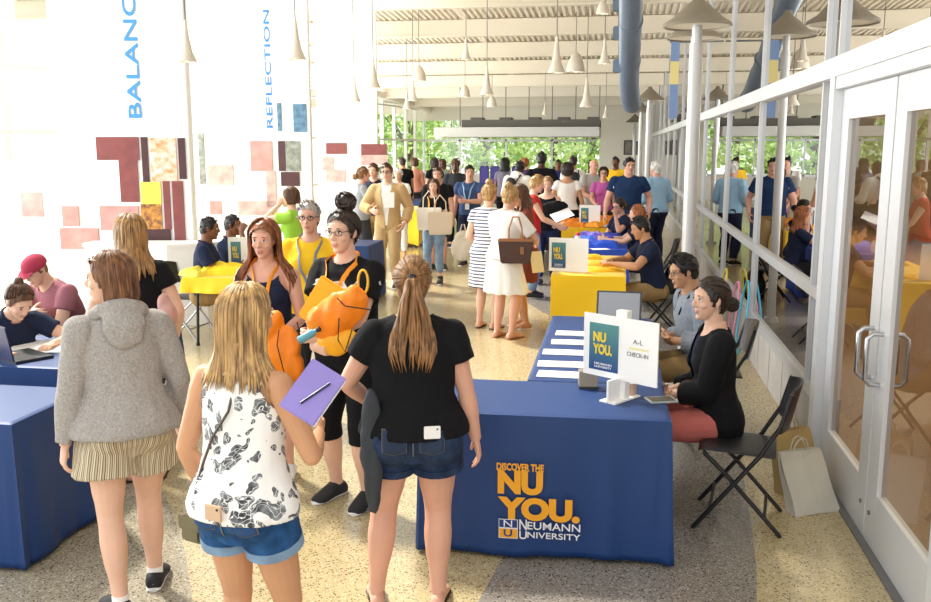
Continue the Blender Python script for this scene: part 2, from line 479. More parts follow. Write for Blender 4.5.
def make_hair(b, root, style, colr, q, opt):
    k = b.s; m = hairm(colr); rnd = random.Random(hash(style+colr) % 1000+int(b.hc.x*1000) if False else len(style)*7+len(colr))
    H = lambda p: b.hc+b.hr@(V(p)*k)
    inv = b.hr.transposed()
    e = opt.get('e', {'short': .008, 'crop': .005, 'afro': .03}.get(style, .011))
    mb = MB()
    mb.ell(H((0,-.014,.026)), [(.073+e)*k, (.092+e)*k, (.086+e)*k], b.hr, 20, 14)
    mb.ell(H((0,-.035,-.02)), [(.062+e)*k, (.066+e)*k, (.068+e)*k], b.hr, 18, 10)
    vox = {'near': .006, 'mid': .009, 'far': .013}[q]
    N = {'near': 1.0, 'mid': .5, 'far': .22}[q]; lk = MB(); wv = {'near': 1, 'mid': 1.5, 'far': 2.3}[q]
    L = opt.get('L', .25)
    if style in ('long', 'bob'):
        nb = 9; pts = []; rr = []
        for i in range(nb):
            t = i/(nb-1); p = H((0, -.045-.01*t, 0))+V((0, 0, -L*.72*k*t))
            pq = b.push(p, .012); p = V((p.x, min(p.y, pq.y), p.z)) if t > .3 and abs(p.x) < .12*k else p
            pts.append(p); rr.append((.070-.022*t)*k)
        rings = []
        fx = b.hr@V((1,0,0)); fx.z = 0; fx.normalize(); fy = V((0,0,1)).cross(fx)
        for p, r in zip(pts, rr): rings.append((p, fx, fy, r, r*.5))
        mb.loft(rings, 16)
    tie = None
    if style in ('pony', 'bun', 'lowbun'):
        tie = {'pony': (0,-.112,.035), 'bun': (0,-.045,.118), 'lowbun': (0,-.115,-.03)}[style]
        tie = opt.get('tie', tie)
    me = remesh(mb, vox, 2, wrinkle(.004*k, 45))
    trim(me, lambda co: hairline(inv@((co-b.hc)/k), style in ('long', 'bob')))
    if style in ('long', 'bob'):
        n = int(150*N)
        for i in range(n):
            a = -PI+2*PI*(i+rnd.random())/n
            if abs(a) < R(opt.get('open', 34)): continue
            e2 = e+rnd.uniform(.0, .009); pts = []
            sg = 1 if a > 0 else -1
            front = abs(a) < R(80)
            for j in range(7):
                t = j/6; el = R(84)*(1-t)+R(-6)*t
                az = sg*(abs(a)+(max(0, R(84)-abs(a)))*min(1, t*1.0)) if front else a
                pts.append(H(scalp(az, el, e2)))
            base = pts[-1]; hx = base-b.hc
            Ln = L*rnd.uniform(.86, 1.04); ns = 8; ph = rnd.uniform(0, 6); wa = opt.get('wave', .006)
            out = V((hx.x, hx.y, 0))
            if out.length > 0: out.normalize()
            for j in range(1, ns+1):
                t = j/ns
                p = base+V((0, 0, -Ln*k*t))+out*(math.sin(t*9+ph)*wa*k-.012*t*k*(1 if style == 'long' else 2))
                p = p+b.hr@V((0, -.012*t, 0))
                p = b.push(p, .022+rnd.uniform(0, .008))
                pts.append(p)
            for _ in range(2): pts[6:-1] = [(pts[j-1]+pts[j]*2+pts[j+1])/4 for j in range(6, len(pts)-1)]
            pts[-1] = pts[-2]*2-pts[-3] if (pts[-1]-pts[-2]).length > .06*k else pts[-1]
            r0 = .010*wv*k; rr = [r0*.5]+[r0]*(len(pts)-4)+[r0*.8, r0*.55, r0*.15]
            lk.tube(pts, 0, 5, flat=.55, rr=rr)
    elif tie is not None:
        n = int(110*N); T = V(tie); td = (T-V((0, -.014, .024))).normalized()
        for i in range(n):
            a = -PI+2*PI*(i+rnd.random())/n; aa = abs(a)
            el = R(58) if aa < R(30) else R(58)+(R(4)-R(58))*min(1, (aa-R(30))/R(50)) if aa < R(80) else R(4)+(R(-42)-R(4))*min(1, (aa-R(80))/R(50))
            el += R(rnd.uniform(-2, 8))
            d0 = V((math.sin(a)*math.cos(el), math.cos(a)*math.cos(el), math.sin(el)))
            pts = []; e2 = e+rnd.uniform(.0, .005)
            for j in range(8):
                t = j/7*(.97); d = d0.slerp(td, t) if d0.dot(td) > -.98 else d0.lerp(td, t).normalized()
                a2, b2, c2 = .074+e2, .093+e2, .088+e2; r = 1/math.sqrt((d.x/a2)**2+(d.y/b2)**2+(d.z/c2)**2)
                pts.append(H(V((0, -.014, .024))+d*r))
            lk.tube(pts, 0, 5, flat=.5, rr=[.003*wv*k]+[.0085*wv*k]*5+[.006*k*wv, .004*k*wv])
        if style == 'pony':
            for i in range(int(60*N)+4):
                a = rnd.uniform(0, 2*PI); rad = math.sqrt(rnd.random()); pts = []; sp = opt.get('spread', .05); ph = rnd.uniform(0, 6)
                tl = L*rnd.uniform(.82, 1.04)
                for j in range(11):
                    t = j/10; w_ = .012+(sp-.012)*math.sin(min(1, t*1.35)*PI/2)*(1-.35*max(0, t-.7)/.3)
                    p = H(T)+b.hr@V((0, -.035*k*math.sin(min(1, t*5)*PI/2), 0))+V((0, 0, (.02*math.sin(min(t*5, 1)*PI)-tl*t)*k))
                    p += (b.hr@V((math.cos(a)*rad*w_, math.sin(a)*rad*w_*.45, 0)))*k+V((math.sin(t*8+ph)*.004, 0, 0))*k
                    pts.append(b.push(p, .03) if t > .25 else p)
                lk.tube(pts, 0, 5, flat=.6, rr=[.006*wv*k]+[.010*wv*k]*7+[.008*wv*k, .005*k, .001*k])
        else:
            br = opt.get('br', .045); T2 = T+td*br*.6
            for i in range(int(46*N)+3):
                ax = V((rnd.gauss(0, 1), rnd.gauss(0, 1), rnd.gauss(0, 1))).normalized(); u = ax.orthogonal().normalized(); v = ax.cross(u); a0 = rnd.uniform(0, 6)
                rr_ = br*rnd.uniform(.8, 1.02); off = ax*rnd.uniform(-.5, .5)*br
                c_ = math.sqrt(max(.1, 1-(off.length/br)**2))*rr_
                lk.tube([H(T2+off+u*math.cos(a0+t*.45)*c_+v*math.sin(a0+t*.45)*c_) for t in range(8)], 0, 5, flat=.6, rr=[.003*k]+[.009*wv*k]*6+[.003*k])
            lk.ell(H(T2), [br*.9*k]*3, n=12, m=8)
    else:
        n = int((130 if style != 'crop' else 90)*N)
        for i in range(n):
            a = rnd.uniform(-PI, PI); el = R(rnd.uniform(-30, 86)); p0 = scalp(a, el, e)
            if hairline(p0) > -.004: continue
            d0 = (p0-V((0, -.014, .024))).normalized(); fl = V(opt.get('flow', (.2, .5, .3))).normalized()
            ln = .035 if style == 'short' else .016
            pts = [H(p0), H(scalp(a, el, e+.004)+fl*ln*.5), H(scalp(a, el, e+.002)+fl*ln)]
            lk.tube(pts, 0, 5, flat=.5, rr=[.009*wv*k, .008*wv*k, .001*k])
    me = join_mesh(me, lk)
    return link('hair', me, m, root)

def person(label, px, D, H=1.68, face=0, sex='f', w=1.0, skin='fair', q='mid', pose=None, wear=(), hair=('long', 'brown', {}), eyes=True, extra=None, zpx=1.3, group=None, pos=None):
    x, y = pos or XY(px, D, zpx)
    # the pixel names the pelvis/torso axis; face: 0 looks away from the camera, 90 to the left, 180 towards it
    root = thing('person', label, 'person', (x, y, 0), R(face)+PSI, group)
    pose = dict(pose or {}); b = Body(H, sex, w, pose); k = b.s; b.root = root; b.q = q
    vox = {'near': .0048, 'mid': .0075, 'far': .011}[q]
    sk, lp = skinm(skin)
    mb = MB()
    b.torso(mb, -.11, .56); b.glutes(mb, -.004); b.bust(mb, -.004)
    for d in 'lr':
        b.armv(mb, d); b.legv(mb, d); b.foot(mb, d); b.hand(mb, d)
    for d in 'lr':                      # trapezius
        S = b.arm[d][0]; c, _ = b.fr(.535)
        mb.tube([S, S.lerp(c, .5), c], 0, 10, rr=[.042*k, .040*k, .045*k])
    b.head(mb)
    me = remesh(mb, vox, 2)
    inv = b.hr.transposed(); idx = []
    for p in me.polygons:
        c = inv@((p.center-b.hc)/k)
        idx.append(1 if abs(c.x) < .023 and c.y > .086 and -.071 < c.z < -.047 else 0)
    me.polygons.foreach_set('material_index', idx)
    body = link('body', me, [sk, lp], root)
    Hd = lambda p: b.hc+b.hr@(V(p)*k)
    if eyes:
        for sg in (-1, 1):
            e = MB(); c = V((sg*.030, .0765, .010))
            e.cur = 0; e.ell(Hd(c), [.0145*k, .0115*k, .0085*k], b.hr, 12, 8)
            e.cur = 1; e.ell(Hd(c+V((0, .0075, .0005))), [.0062*k, .0052*k, .0062*k], b.hr, 10, 7)
            e.cur = 2; e.tube([Hd(c+V((sx*.015, .0085-abs(sx)*.006, .0085-abs(sx)*.006))) for sx in (-1, -.5, 0, .5, 1)], 0, 6, rr=[.0012*k, .0026*k, .0028*k, .0026*k, .0014*k])
            e.build('eye', [mat('eye_white', '#e9e2dc', .2), mat('iris_brown', '#2e1c12', .15), mat('eyelash', '#1c1210', .8)], root, True)
            e = MB(); e.tube([Hd(V((sg*.030, .0, 0))+V((sx*.018*sg, .0885-abs(sx+.2)*.006-(.004 if sx > .5 else 0), .0335-sx*sx*.004))) for sx in (-1, -.4, .3, 1)], 0, 6, flat=.6, rr=[.0032*k, .004*k, .0036*k, .0014*k])
            e.build('eyebrow', hairm(hair[1] if hair[1] not in ('white', 'blonde') else 'dblonde'), root, True)
    if hair[0] != 'none': make_hair(b, root, hair[0], hair[1], q, hair[2] if len(hair) > 2 else {})
    b.Hd = Hd
    for it in wear: WEAR[it[0]](b, root, it[1], it[2] if len(it) > 2 else {})
    if extra: extra(b, root)
    b.W = lambda p: M.Translation(root.location)@M.Rotation(root.rotation_euler.z, 4, 'Z')@V(p)
    return b

CVOX = {'near': .007, 'mid': .010, 'far': .015}
def neckcut(b, me, o):
    r = o.get('neck', .085)*b.s; c, Rm = b.fr(.56); c = c+Rm@V((0, o.get('ny', .01), o.get('nz', .0)))*b.s
    trim(me, lambda co: r-(co-c).length)
    for v in me.vertices:
        d = (v.co-c).length
        if d < r*1.02: v.co = c+(v.co-c)*(r/max(d, 1e-5))
def w_top(b, root, m, o):
    """tee, blouse, polo, hoodie, jacket: sleeve = fraction of the arm covered"""
    mb = MB(); e = o.get('e', .012); sl = o.get('sleeve', .3); h0 = o.get('hem', -.03)
    b.torso(mb, h0, .535, e, e*.8, flare=o.get('flare', .012)); b.bust(mb, e*.8)
    if h0 < 0: b.glutes(mb, e*.6)
    if sl > 0:
        for d in 'lr':
            s1 = o.get('sleeve'+d, sl)
            b.armv(mb, d, 0, s1, e, e+o.get('sf', .012))
            S = b.arm[d][0]; c, _ = b.fr(.52); mb.tube([S, S.lerp(c, .5), c], 0, 10, rr=[(.046+e)*b.s, (.040+e)*b.s, (.045+e)*b.s])
    else:
        for d in 'lr':
            S = b.arm[d][0]; c, Rm = b.fr(.50)
            if o.get('straps'):
                pass
    me = remesh(mb, CVOX[b.q], 4, wrinkle(o.get('wr', .006)*b.s, 9, len(root['label'])))
    # cut below the hem plane and round the neck
    c, Rm = b.fr(h0+.012); n = Rm@V((0, 0, 1)); zc = o.get('cutlegs', b.p.get('ph', .9) > .8)
    if zc: trim(me, lambda co: (-(co-c).dot(n)) if (sl < .5 or (co-c).length < .26*b.s) else -1)
    neckcut(b, me, o)
    if sl == 0:
        tw = o.get('tank', .105)
        Sc = [b.arm[d][0] for d in 'lr']; cc, Rm = b.fr(.5)
        def f(co):
            q_ = Rm.transposed()@(co-cc)/b.s
            return 1 if (abs(q_.x) > tw+max(0, -q_.z-.05)*.55 and q_.z > -.16) or q_.z > .02 else -1
        trim(me, f)
    if o.get('open'):
        a_, b_ = o['open']; c5, R5 = b.fr(.3)
        def fo(co):
            q_ = R5.transposed()@(co-c5)/b.s; t = (q_.z+.3)/.5; return (b_+(a_-b_)*t)-abs(q_.x) if q_.y > .02 else -1
        trim(me, fo)
    ob = link(o.get('name', 'shirt'), me, m, root)
    sd_ = ob.modifiers.new('thickness', 'SOLIDIFY'); sd_.thickness = .003; sd_.offset = 0
    if o.get('collar'):
        c, Rm = b.fr(.535); k = b.s; mc = MB()
        rr = (.066 if b.sex == 'f' else .074)*k; pts = []
        for i in range(15):
            a = R(-60+20*0)+R(300)*i/14+R(-0)
            a = R(120)+R(300)*i/14
            pts.append(c+Rm@V((math.cos(a)*rr*1.05, math.sin(a)*rr-.006*k+(0), (.018-.03*max(0, math.sin(a)))*k)))
        a0 = R(120)
        pts = [c+Rm@V((math.cos(a0+R(300)*i/14)*rr*1.05, math.sin(a0+R(300)*i/14)*rr-.004*k, (.016-.030*max(0, math.sin(a0+R(300)*i/14)))*k)) for i in range(15)]
        mc.tube(pts, .02*k, 8, flat=.3, up=Rm@V((0,0,1))) if False else mc.tube(pts, 0, 8, rr=[.011*k]*15)
        mc.build('collar', o.get('cm', m), root, True)
    return ob
def w_skirt(b, root, m, o):
    """loft from waist down to hem height (metres at 1.7 m)"""
    mb = MB(); k = b.s; e = o.get('e', .012); top = o.get('top', .14); z1 = o.get('z', .45); fl = o.get('flare', .07)
    b.torso(mb, -.02, top, e, e*.7); b.glutes(mb, e*.7)
    c, Rm = b.fr(0); rings = []; N = 10
    for i in range(N+1):
        t = i/N; z = c.z*(1-t)+z1*k*t; rx, ry, yo = b.tprof(0)
        mid = (b.leg['l'][1]+b.leg['r'][1])/2
        cx = c.lerp(V((mid.x, mid.y*.7, 0)), t)
        rings.append((V((cx.x, cx.y+yo*k, z)), V((1,0,0)), V((0,1,0)), (rx+e+fl*t)*k, (ry+e+.01+fl*t)*k))
    mb.loft(rings, 24)
    def pleat(co):
        a = math.atan2(co.x, co.y); return math.sin(a*o.get('pl', 9))*o.get('pa', .008)*max(0, min(1, (c.z-co.z)/.4))+wrinkle(.004)(co)
    me = remesh(mb, CVOX[b.q], 4, pleat)
    return link(o.get('name', 'skirt'), me, m, root)
def w_shorts(b, root, m, o):
    """shorts / trousers / leggings; leg = fraction covered"""
    mb = MB(); e = o.get('e', .010); lg = o.get('leg', .2); top = o.get('top', .10)
    b.torso(mb, -.135, top, e+o.get('crotch', .010), e*.7); b.glutes(mb, e*.9)
    for d in 'lr': b.legv(mb, d, 0, lg, e, e+o.get('sf', .012))
    me = remesh(mb, CVOX[b.q], 4, wrinkle(o.get('wr', .004)*b.s, 11, 3))
    ob = link(o.get('name', 'shorts'), me, m, root)
    if o.get('cuff'):
        c = MB()
        for d in 'lr':
            A, B, C_ = b.leg[d]
            L = (B-A).length+(C_-B).length; p = A.lerp(B, lg*L/(B-A).length); dr = (B-A).normalized()
            r = (lerp_tab(LEG, lg)[0]*(.35+.65*b.w)+e+o.get('sf', .012)+.003)*b.s
            c.tube([p-dr*.03, p+dr*.004], r, 22)
        c.build('cuff', o['cuff'], root, True)
    return ob
def w_shoes(b, root, m, o):
    k = b.s
    for d in 'lr':
        mb = MB(); b.foot(mb, d, .011)
        if o.get('high', 0):
            A, Rm = b.footfr(d); mb.tube([A+V((0,0,-.03))*k, A+V((0,0,o['high']))*k], .046*k, 14)
        me = remesh(mb, max(CVOX[b.q]*.8, .006), 2)
        A, Rm = b.footfr(d)
        if not o.get('high'): trim(me, lambda co: 1 if ((co-A).z > -.012*k and (Rm.transposed()@(co-A)).y < .05*k and False) else -1)
        sh = link('shoe', me, m, root)
        s_ = MB(); rings = []
        for y, rx in ((-.078,.02),(-.07,.034),(-.03,.041),(.03,.040),(.08,.046),(.13,.050),(.165,.045),(.188,.030),(.196,.012)):
            rings.append((A+Rm@V((0, y, -.070))*k, Rm@V((1,0,0)), Rm@V((0,0,1)), rx*k, .0095*k))
        s_.loft(rings, 10); s_.build('sole', o.get('sole', mat('white_rubber', '#e8e6e2', .6)), sh, True)
        if o.get('sock'):
            c = MB(); c.tube([A+V((0,0,-.02))*k, A+V((0,0,.028))*k], .039*k, 14); c.build('sock', o['sock'], root, True)
def w_sandals(b, root, m, o):
    k = b.s
    for d in 'lr':
        A, Rm = b.footfr(d); s_ = MB(); rings = []
        for y, rx in ((-.075,.02),(-.065,.034),(-.03,.038),(.03,.036),(.08,.042),(.13,.047),(.165,.042),(.190,.028),(.196,.012)):
            rings.append((A+Rm@V((0, y, -.076))*k, Rm@V((1,0,0)), Rm@V((0,0,1)), rx*k, .008*k))
        s_.loft(rings, 10)
        sh = s_.build('sandal', m, root, True)
        t = MB()
        for y, z in ((.085, -.006), (.105, -.014)) if o.get('bands') else ():
            t.tube([A+Rm@V((math.sin(a)*.047, y, -.07+(math.cos(a)*.05+z-.0+.0)*.8))*k for a in [R(-100+20*i) for i in range(11)]], .007*k, 6, flat=.4)
        if not o.get('bands'):
            for sx in (-1, 1):
                t.tube([A+Rm@V((sx*.036, .03, -.068))*k, A+Rm@V((sx*.030, .07, -.030))*k, A+Rm@V((.004, .125, -.050))*k, A+Rm@V((.004, .135, -.070))*k], .005*k, 6)
        t.build('strap', m, sh, True)
def w_glasses(b, root, m, o):
    g = MB(); Hd = b.Hd; up = o.get('up', 0)
    dz = .010+up*.085; dy = .100-up*.03
    for sg in (-1, 1):
        g.tube([Hd((sg*.031+math.cos(a)*.021, dy+(-.004 if up == 0 else 0)-abs(sg*.031+math.cos(a)*.021)*.12, dz+math.sin(a)*.015)) for a in [2*PI*i/16 for i in range(17)]], .0018*b.s*(1.6 if b.q != 'near' else 1), 6)
        g.tube([Hd((sg*.052, dy-.008, dz+.006)), Hd((sg*.074, .06-up*.03, dz+.006)), Hd((sg*.078, -.01-up*.02, dz-up*.03))], .0018*b.s*(1.5 if b.q != 'near' else 1), 6)
    g.tube([Hd((-.010, dy, dz+.004)), Hd((.010, dy, dz+.004))], .0018*b.s, 6)
    fo = g.build('sunglasses' if up else 'glasses', m, root, True)
    if up:
        g = MB()
        for sg in (-1, 1): g.ell(Hd((sg*.031, dy-.002, dz)), [.021*b.s, .003*b.s, .015*b.s], b.hr)
        g.build('lens', mat('dark_lens', '#1a1614', .1), fo, True)
def w_lanyard(b, root, m, o):
    k = b.s; g = MB()
    c, Rm = b.fr(.55); hb = o.get('h', .16)
    for sg in (-1, 1):
        pts = []; ups = []
        for i in range(13):
            t = i/12; a = PI-PI*.62*min(1, t/.3)
            if t < .3: q = c+Rm@V((sg*math.sin(a)*.078, math.cos(a)*.062-.005, .012-.02*t))*k
            else:
                u = (t-.3)/.7; ch, R2 = b.fr(.54-(.54-hb)*u); q = ch+R2@V((sg*(.076-.070*u), .10*min(1, u*3)+.02, 0))*k; q = b.push(q, o.get('e', .020))
            pts.append(q); n = q-b.fr(.54-(.54-hb)*t)[0]; n.z = 0; ups.append(n.normalized())
        rings = []
        for i, p in enumerate(pts):
            t = (pts[min(12, i+1)]-pts[max(0, i-1)]).normalized(); n = ups[i]; u = t.cross(n).normalized(); v = t.cross(u)
            rings.append((p, u, v, o.get('w', .010)*k, .0018*k))
        g.loft(rings, 6)
    lo = g.build('lanyard', m, root, True)
    if o.get('badge'):
        q = b.push(b.fr(hb-.04)[0]+b.fr(hb-.04)[1]@V((0, .02, 0)), .03); q = b.fr(hb-.05)[0]+b.fr(hb-.05)[1]@V((0, (b.tprof(hb)[1]+.032)*k, 0))
        MB().obox(q, (.075*k, .004, .10*k), b.fr(hb)[1]).build('badge', o['badge'], lo)
def w_hood(b, root, m, o):
    c, Rm = b.fr(.52); k = b.s; mb = MB()
    pts = [c+Rm@V((math.sin(a)*.105, -math.cos(a)*.085-.02, .03-.05*(1-math.cos(a))*.5+.02*math.cos(a)))*k for a in [R(-150+25*i) for i in range(13)]]
    mb.tube(pts, 0, 12, rr=[.018*k, .026*k, .032*k, .036*k, .038*k, .040*k, .042*k, .040*k, .038*k, .036*k, .032*k, .026*k, .018*k])
    mb.tube([c+Rm@V((x, y, z))*k for x, y, z in ((0, -.10, .03), (0, -.135, -.04), (0, -.135, -.11), (0, -.125, -.15))], 0, 16, flat=.45, up=Rm@V((0,1,0)), rr=[.085*k, .10*k, .075*k, .03*k])
    me = remesh(mb, .007, 4, wrinkle(.009, 14, 5))
    link('hood', me, m, root)
def w_cap(b, root, m, o):
    mb = MB(); Hd = b.Hd; k = b.s
    mb.ell(Hd((0, -.014, .045)), [.092*k, .110*k, .082*k], b.hr, 20, 12)
    me = remesh(mb, .008, 2); inv = b.hr.transposed(); trim(me, lambda co: .035-(inv@(co-b.hc)/k).z)
    co_ = link('cap', me, m, root); g = MB()
    g.loft([(Hd((0, .07+.075*t, .045-.02*t)), b.hr@V((1,0,0)), b.hr@V((0,-.2,1)), (.07-.03*t*t)*k, .004*k) for t in (0, .3, .6, .85, 1)], 14)
    g.build('brim', m, co_, True)
def w_patch(b, root, m, o):
    """small mark on the chest (name tag, logo)"""
    h = o.get('h', .38); x = o.get('x', -.07); k = b.s; c, Rm = b.fr(h)
    p = b.push(c+Rm@V((x, .03, 0))*k, o.get('e', .017)); n = (p-c); n.normalize(); z = Rm@V((0,0,1)); u = z.cross(n).normalized()
    w_, h_ = o.get('size', (.06, .03)); rot = M((u, n, u.cross(n))).transposed()
    MB().obox(p+n*.006, (w_*k, .004, h_*k), rot).build(o.get('name', 'name_tag'), m, root)
WEAR = {'top': w_top, 'skirt': w_skirt, 'shorts': w_shorts, 'shoes': w_shoes, 'sandals': w_sandals, 'glasses': w_glasses, 'lanyard': w_lanyard, 'hood': w_hood, 'cap': w_cap, 'patch': w_patch}

from mathutils.bvhtree import BVHTree
def decal(b, target, cx, cz, w_, h_, side, m, name, poly=None, lift=.0015, n=10):
    """thin cloth patch laid on a garment; side -1 = back, 1 = front; cz = height above the hips"""
    me = target.data; tr = BVHTree.FromPolygons([v.co for v in me.vertices], [tuple(p.vertices) for p in me.polygons]); k = b.s
    c, Rm = b.fr(cz); vs = []; idx = {}; fs = []
    for i in range(n+1):
        for j in range(n+1):
            u = i/n*2-1; v = j/n*2-1
            if poly: u = u*(1-.12*(1-v)/2*0) ; v = v if v > -.5 else v*(1-.25*abs(u)*(-v-.5)/.5)
            o = c+Rm@V((cx+u*w_/2, side*.5, v*h_/2))*k; hit = tr.ray_cast(o, Rm@V((0, -side, 0)))
            if hit[0] is None: continue
            idx[i, j] = len(vs); vs.append(hit[0]+Rm@V((0, side*lift, 0)))
    for i in range(n):
        for j in range(n):
            q = [(i, j), (i+1, j), (i+1, j+1), (i, j+1)]
            if all(a in idx for a in q): fs.append(tuple(idx[a] for a in q))
    if not fs: return None
    mb = MB(); mb.add(vs, fs); o = mb.build(name, m, b.root, True, fix=False); sd = o.modifiers.new('t', 'SOLIDIFY'); sd.thickness = .003; sd.offset = 1
    return o
# ------------------------------------------------------------------ setting materials
def terrazzo(name, base, dark, light, rough=.16):
    m = bpy.data.materials.new(name); m.use_nodes = True
    n = m.node_tree.nodes; L = m.node_tree.links; b = n['Principled BSDF']
    tc = n.new('ShaderNodeTexCoord')
    v = n.new('ShaderNodeTexVoronoi'); v.inputs['Scale'].default_value = 140; L.new(tc.outputs['Object'], v.inputs['Vector'])
    r = n.new('ShaderNodeValToRGB'); r.color_ramp.interpolation = 'CONSTANT'; e = r.color_ramp.elements
    e[0].position = 0; e[0].color = (*lin(base), 1); e[1].position = .80; e[1].color = (*lin(dark), 1)
    a = e.new(.90); a.color = (*lin(light), 1)
    s = n.new('ShaderNodeSeparateColor'); L.new(v.outputs['Color'], s.inputs[0]); L.new(s.outputs[0], r.inputs[0])
    t = n.new('ShaderNodeTexNoise'); t.inputs['Scale'].default_value = 260; L.new(tc.outputs['Object'], t.inputs['Vector'])
    t2 = n.new('ShaderNodeTexNoise'); t2.inputs['Scale'].default_value = .7; L.new(tc.outputs['Object'], t2.inputs['Vector'])
    mx = n.new('ShaderNodeMix'); mx.data_type = 'RGBA'; mx.blend_type = 'MULTIPLY'; mx.inputs[0].default_value = .45
    L.new(r.outputs[0], mx.inputs[6]); L.new(t.outputs['Fac'], mx.inputs[7])
    gm = n.new('ShaderNodeGamma'); gm.inputs[1].default_value = .8; L.new(mx.outputs[2], gm.inputs[0])
    L.new(gm.outputs[0], b.inputs['Base Color'])
    rr = n.new('ShaderNodeMapRange'); rr.inputs[3].default_value = rough*.8; rr.inputs[4].default_value = rough*1.5; L.new(t2.outputs['Fac'], rr.inputs[0]); L.new(rr.outputs[0], b.inputs['Roughness'])
    b.inputs['Specular IOR Level'].default_value = .6
    return m
T_BEIGE = terrazzo('terrazzo_beige', '#bda877', '#5f4d2c', '#dccba0')
T_GREY = terrazzo('terrazzo_grey', '#857d72', '#3a332c', '#b4aca0')
T_TAUPE = terrazzo('terrazzo_taupe', '#9d927a', '#4b4234', '#cfc7b2')
WHITE = mat('white_paint', '#eeeae2', .55)
DECK = mat('ceiling_deck', '#eae2d2', .5, var=.06, vscale=3)
BEAMM = mat('ceiling_beam', '#e6ddcb', .5)
ALU = mat('brushed_aluminium', '#c3c4c6', .38, metal=.35, spec=.6)
ALUD = mat('grey_gasket', '#6d6c6c', .5)
STEEL = mat('satin_steel', '#b9babd', .25, metal=.9)
def glassm(name, tint, gloss=1.0, bump=.0, ior=1.5):
    m = bpy.data.materials.new(name); m.use_nodes = True
    n = m.node_tree.nodes; L = m.node_tree.links; n.clear()
    o = n.new('ShaderNodeOutputMaterial'); mx = n.new('ShaderNodeMixShader'); tr = n.new('ShaderNodeBsdfTransparent'); gl = n.new('ShaderNodeBsdfGlossy')
    tr.inputs[0].default_value = (*lin(tint), 1); gl.inputs['Roughness'].default_value = .0
    fr = n.new('ShaderNodeFresnel'); fr.inputs[0].default_value = ior
    mu = n.new('ShaderNodeMath'); mu.operation = 'MULTIPLY'; mu.inputs[1].default_value = gloss; mu.use_clamp = True
    L.new(fr.outputs[0], mu.inputs[0]); L.new(mu.outputs[0], mx.inputs[0]); L.new(tr.outputs[0], mx.inputs[1]); L.new(gl.outputs[0], mx.inputs[2]); L.new(mx.outputs[0], o.inputs[0])
    if bump:
        tc = n.new('ShaderNodeTexCoord'); t = n.new('ShaderNodeTexNoise'); t.inputs['Scale'].default_value = 1.1; t.inputs['Detail'].default_value = 1; L.new(tc.outputs['Object'], t.inputs['Vector'])
        bp = n.new('ShaderNodeBump'); bp.inputs['Strength'].default_value = 1; bp.inputs['Distance'].default_value = bump; L.new(t.outputs['Fac'], bp.inputs['Height'])
        L.new(bp.outputs[0], gl.inputs['Normal'])
    return m
GLASS_IN = glassm('partition_glass', '#dcdcd2', 1.15, .0015)
GLASS_DOOR = glassm('door_glass', '#d8dcd6', 1.5)
GLASS_OUT = glassm('window_glass', '#f4f8f6', .8)

def struct(o, label=None):
    o['kind'] = 'structure'
    if label: o['label'] = label
    return o
WX = 1.345       # plane of the glazed right-hand wall
# ------------------------------------------------------------------ floor
def pw(tab, y):
    for (a, b), (c, d) in zip(tab, tab[1:]):
        if y <= c: return b+(d-b)*max(0, min(1, (y-a)/(c-a)))
    return tab[-1][1]
XL = [(-6,-1.6),(3.0,-.70),(3.85,-.58),(4.4,-.52),(8,-.60),(11.1,-.77),(12.3,-1.25),(13.9,-1.5),(20,-2.4),(38,-3.4)]
XR = [(-6,-.1),(3.0,.55),(4.06,.69),(4.55,.76),(5.5,.83),(6.7,.92),(8,.98),(11,.95),(16,.4),(20,-.3),(38,-2.0)]
XT = [(-6,-1.2),(2.6,-1.2),(3.45,-1.78),(4.2,-2.2),(5.2,-2.9),(6.5,-4.4),(8,-7),(10,-12.4),(38,-12.4)]
mb = MB(); ys = [-6+.4*i for i in range(111)]
rows = []
for y in ys:
    rows.append([(-12.5,y,0),(min(pw(XT,y), pw(XL,y)-.02),y,0),(pw(XL,y),y,0),(pw(XR,y),y,0),(WX,y,0)])
for a, b in zip(rows, rows[1:]):
    for i, m_ in enumerate((2, 0, 1, 0)):
        mb.cur = m_; mb.add([a[i], a[i+1], b[i+1], b[i]], [(0,1,2,3)])
struct(mb.build('floor', [T_BEIGE, T_GREY, T_TAUPE], fix=False), 'polished beige terrazzo floor with curved grey bands')
# ground outside and the room behind the glass
struct(MB().box((-80,-30,-.3),(80,140,-.05)).build('ground', mat('pale_pavement', '#c9cbbd', .9)), 'pale paving outside the glazed hall')
mb = MB(); mb.box((WX+.12,2,-.02),(7.2,40,.0)); struct(mb.build('floor', mat('tan_floor', '#a0703f', .3)), 'warm brown floor of the room behind the glass wall')
mb = MB(); mb.box((7.2,2,0),(7.35,40,6.2)); mb.box((WX+.12,40,0),(7.2,40.1,6.2)); mb.box((WX+.12,1.9,0),(7.2,2,6.2)); struct(mb.build('wall_back_room', mat('tan_wall', '#a8855c', .8)), 'tan wall of the room behind the glass')
mb = MB(); mb.box((WX+.12,2,6.2),(7.3,40,6.3)); struct(mb.build('ceiling', mat('back_ceiling', '#8d8170', .8)), 'low ceiling of the room behind the glass')

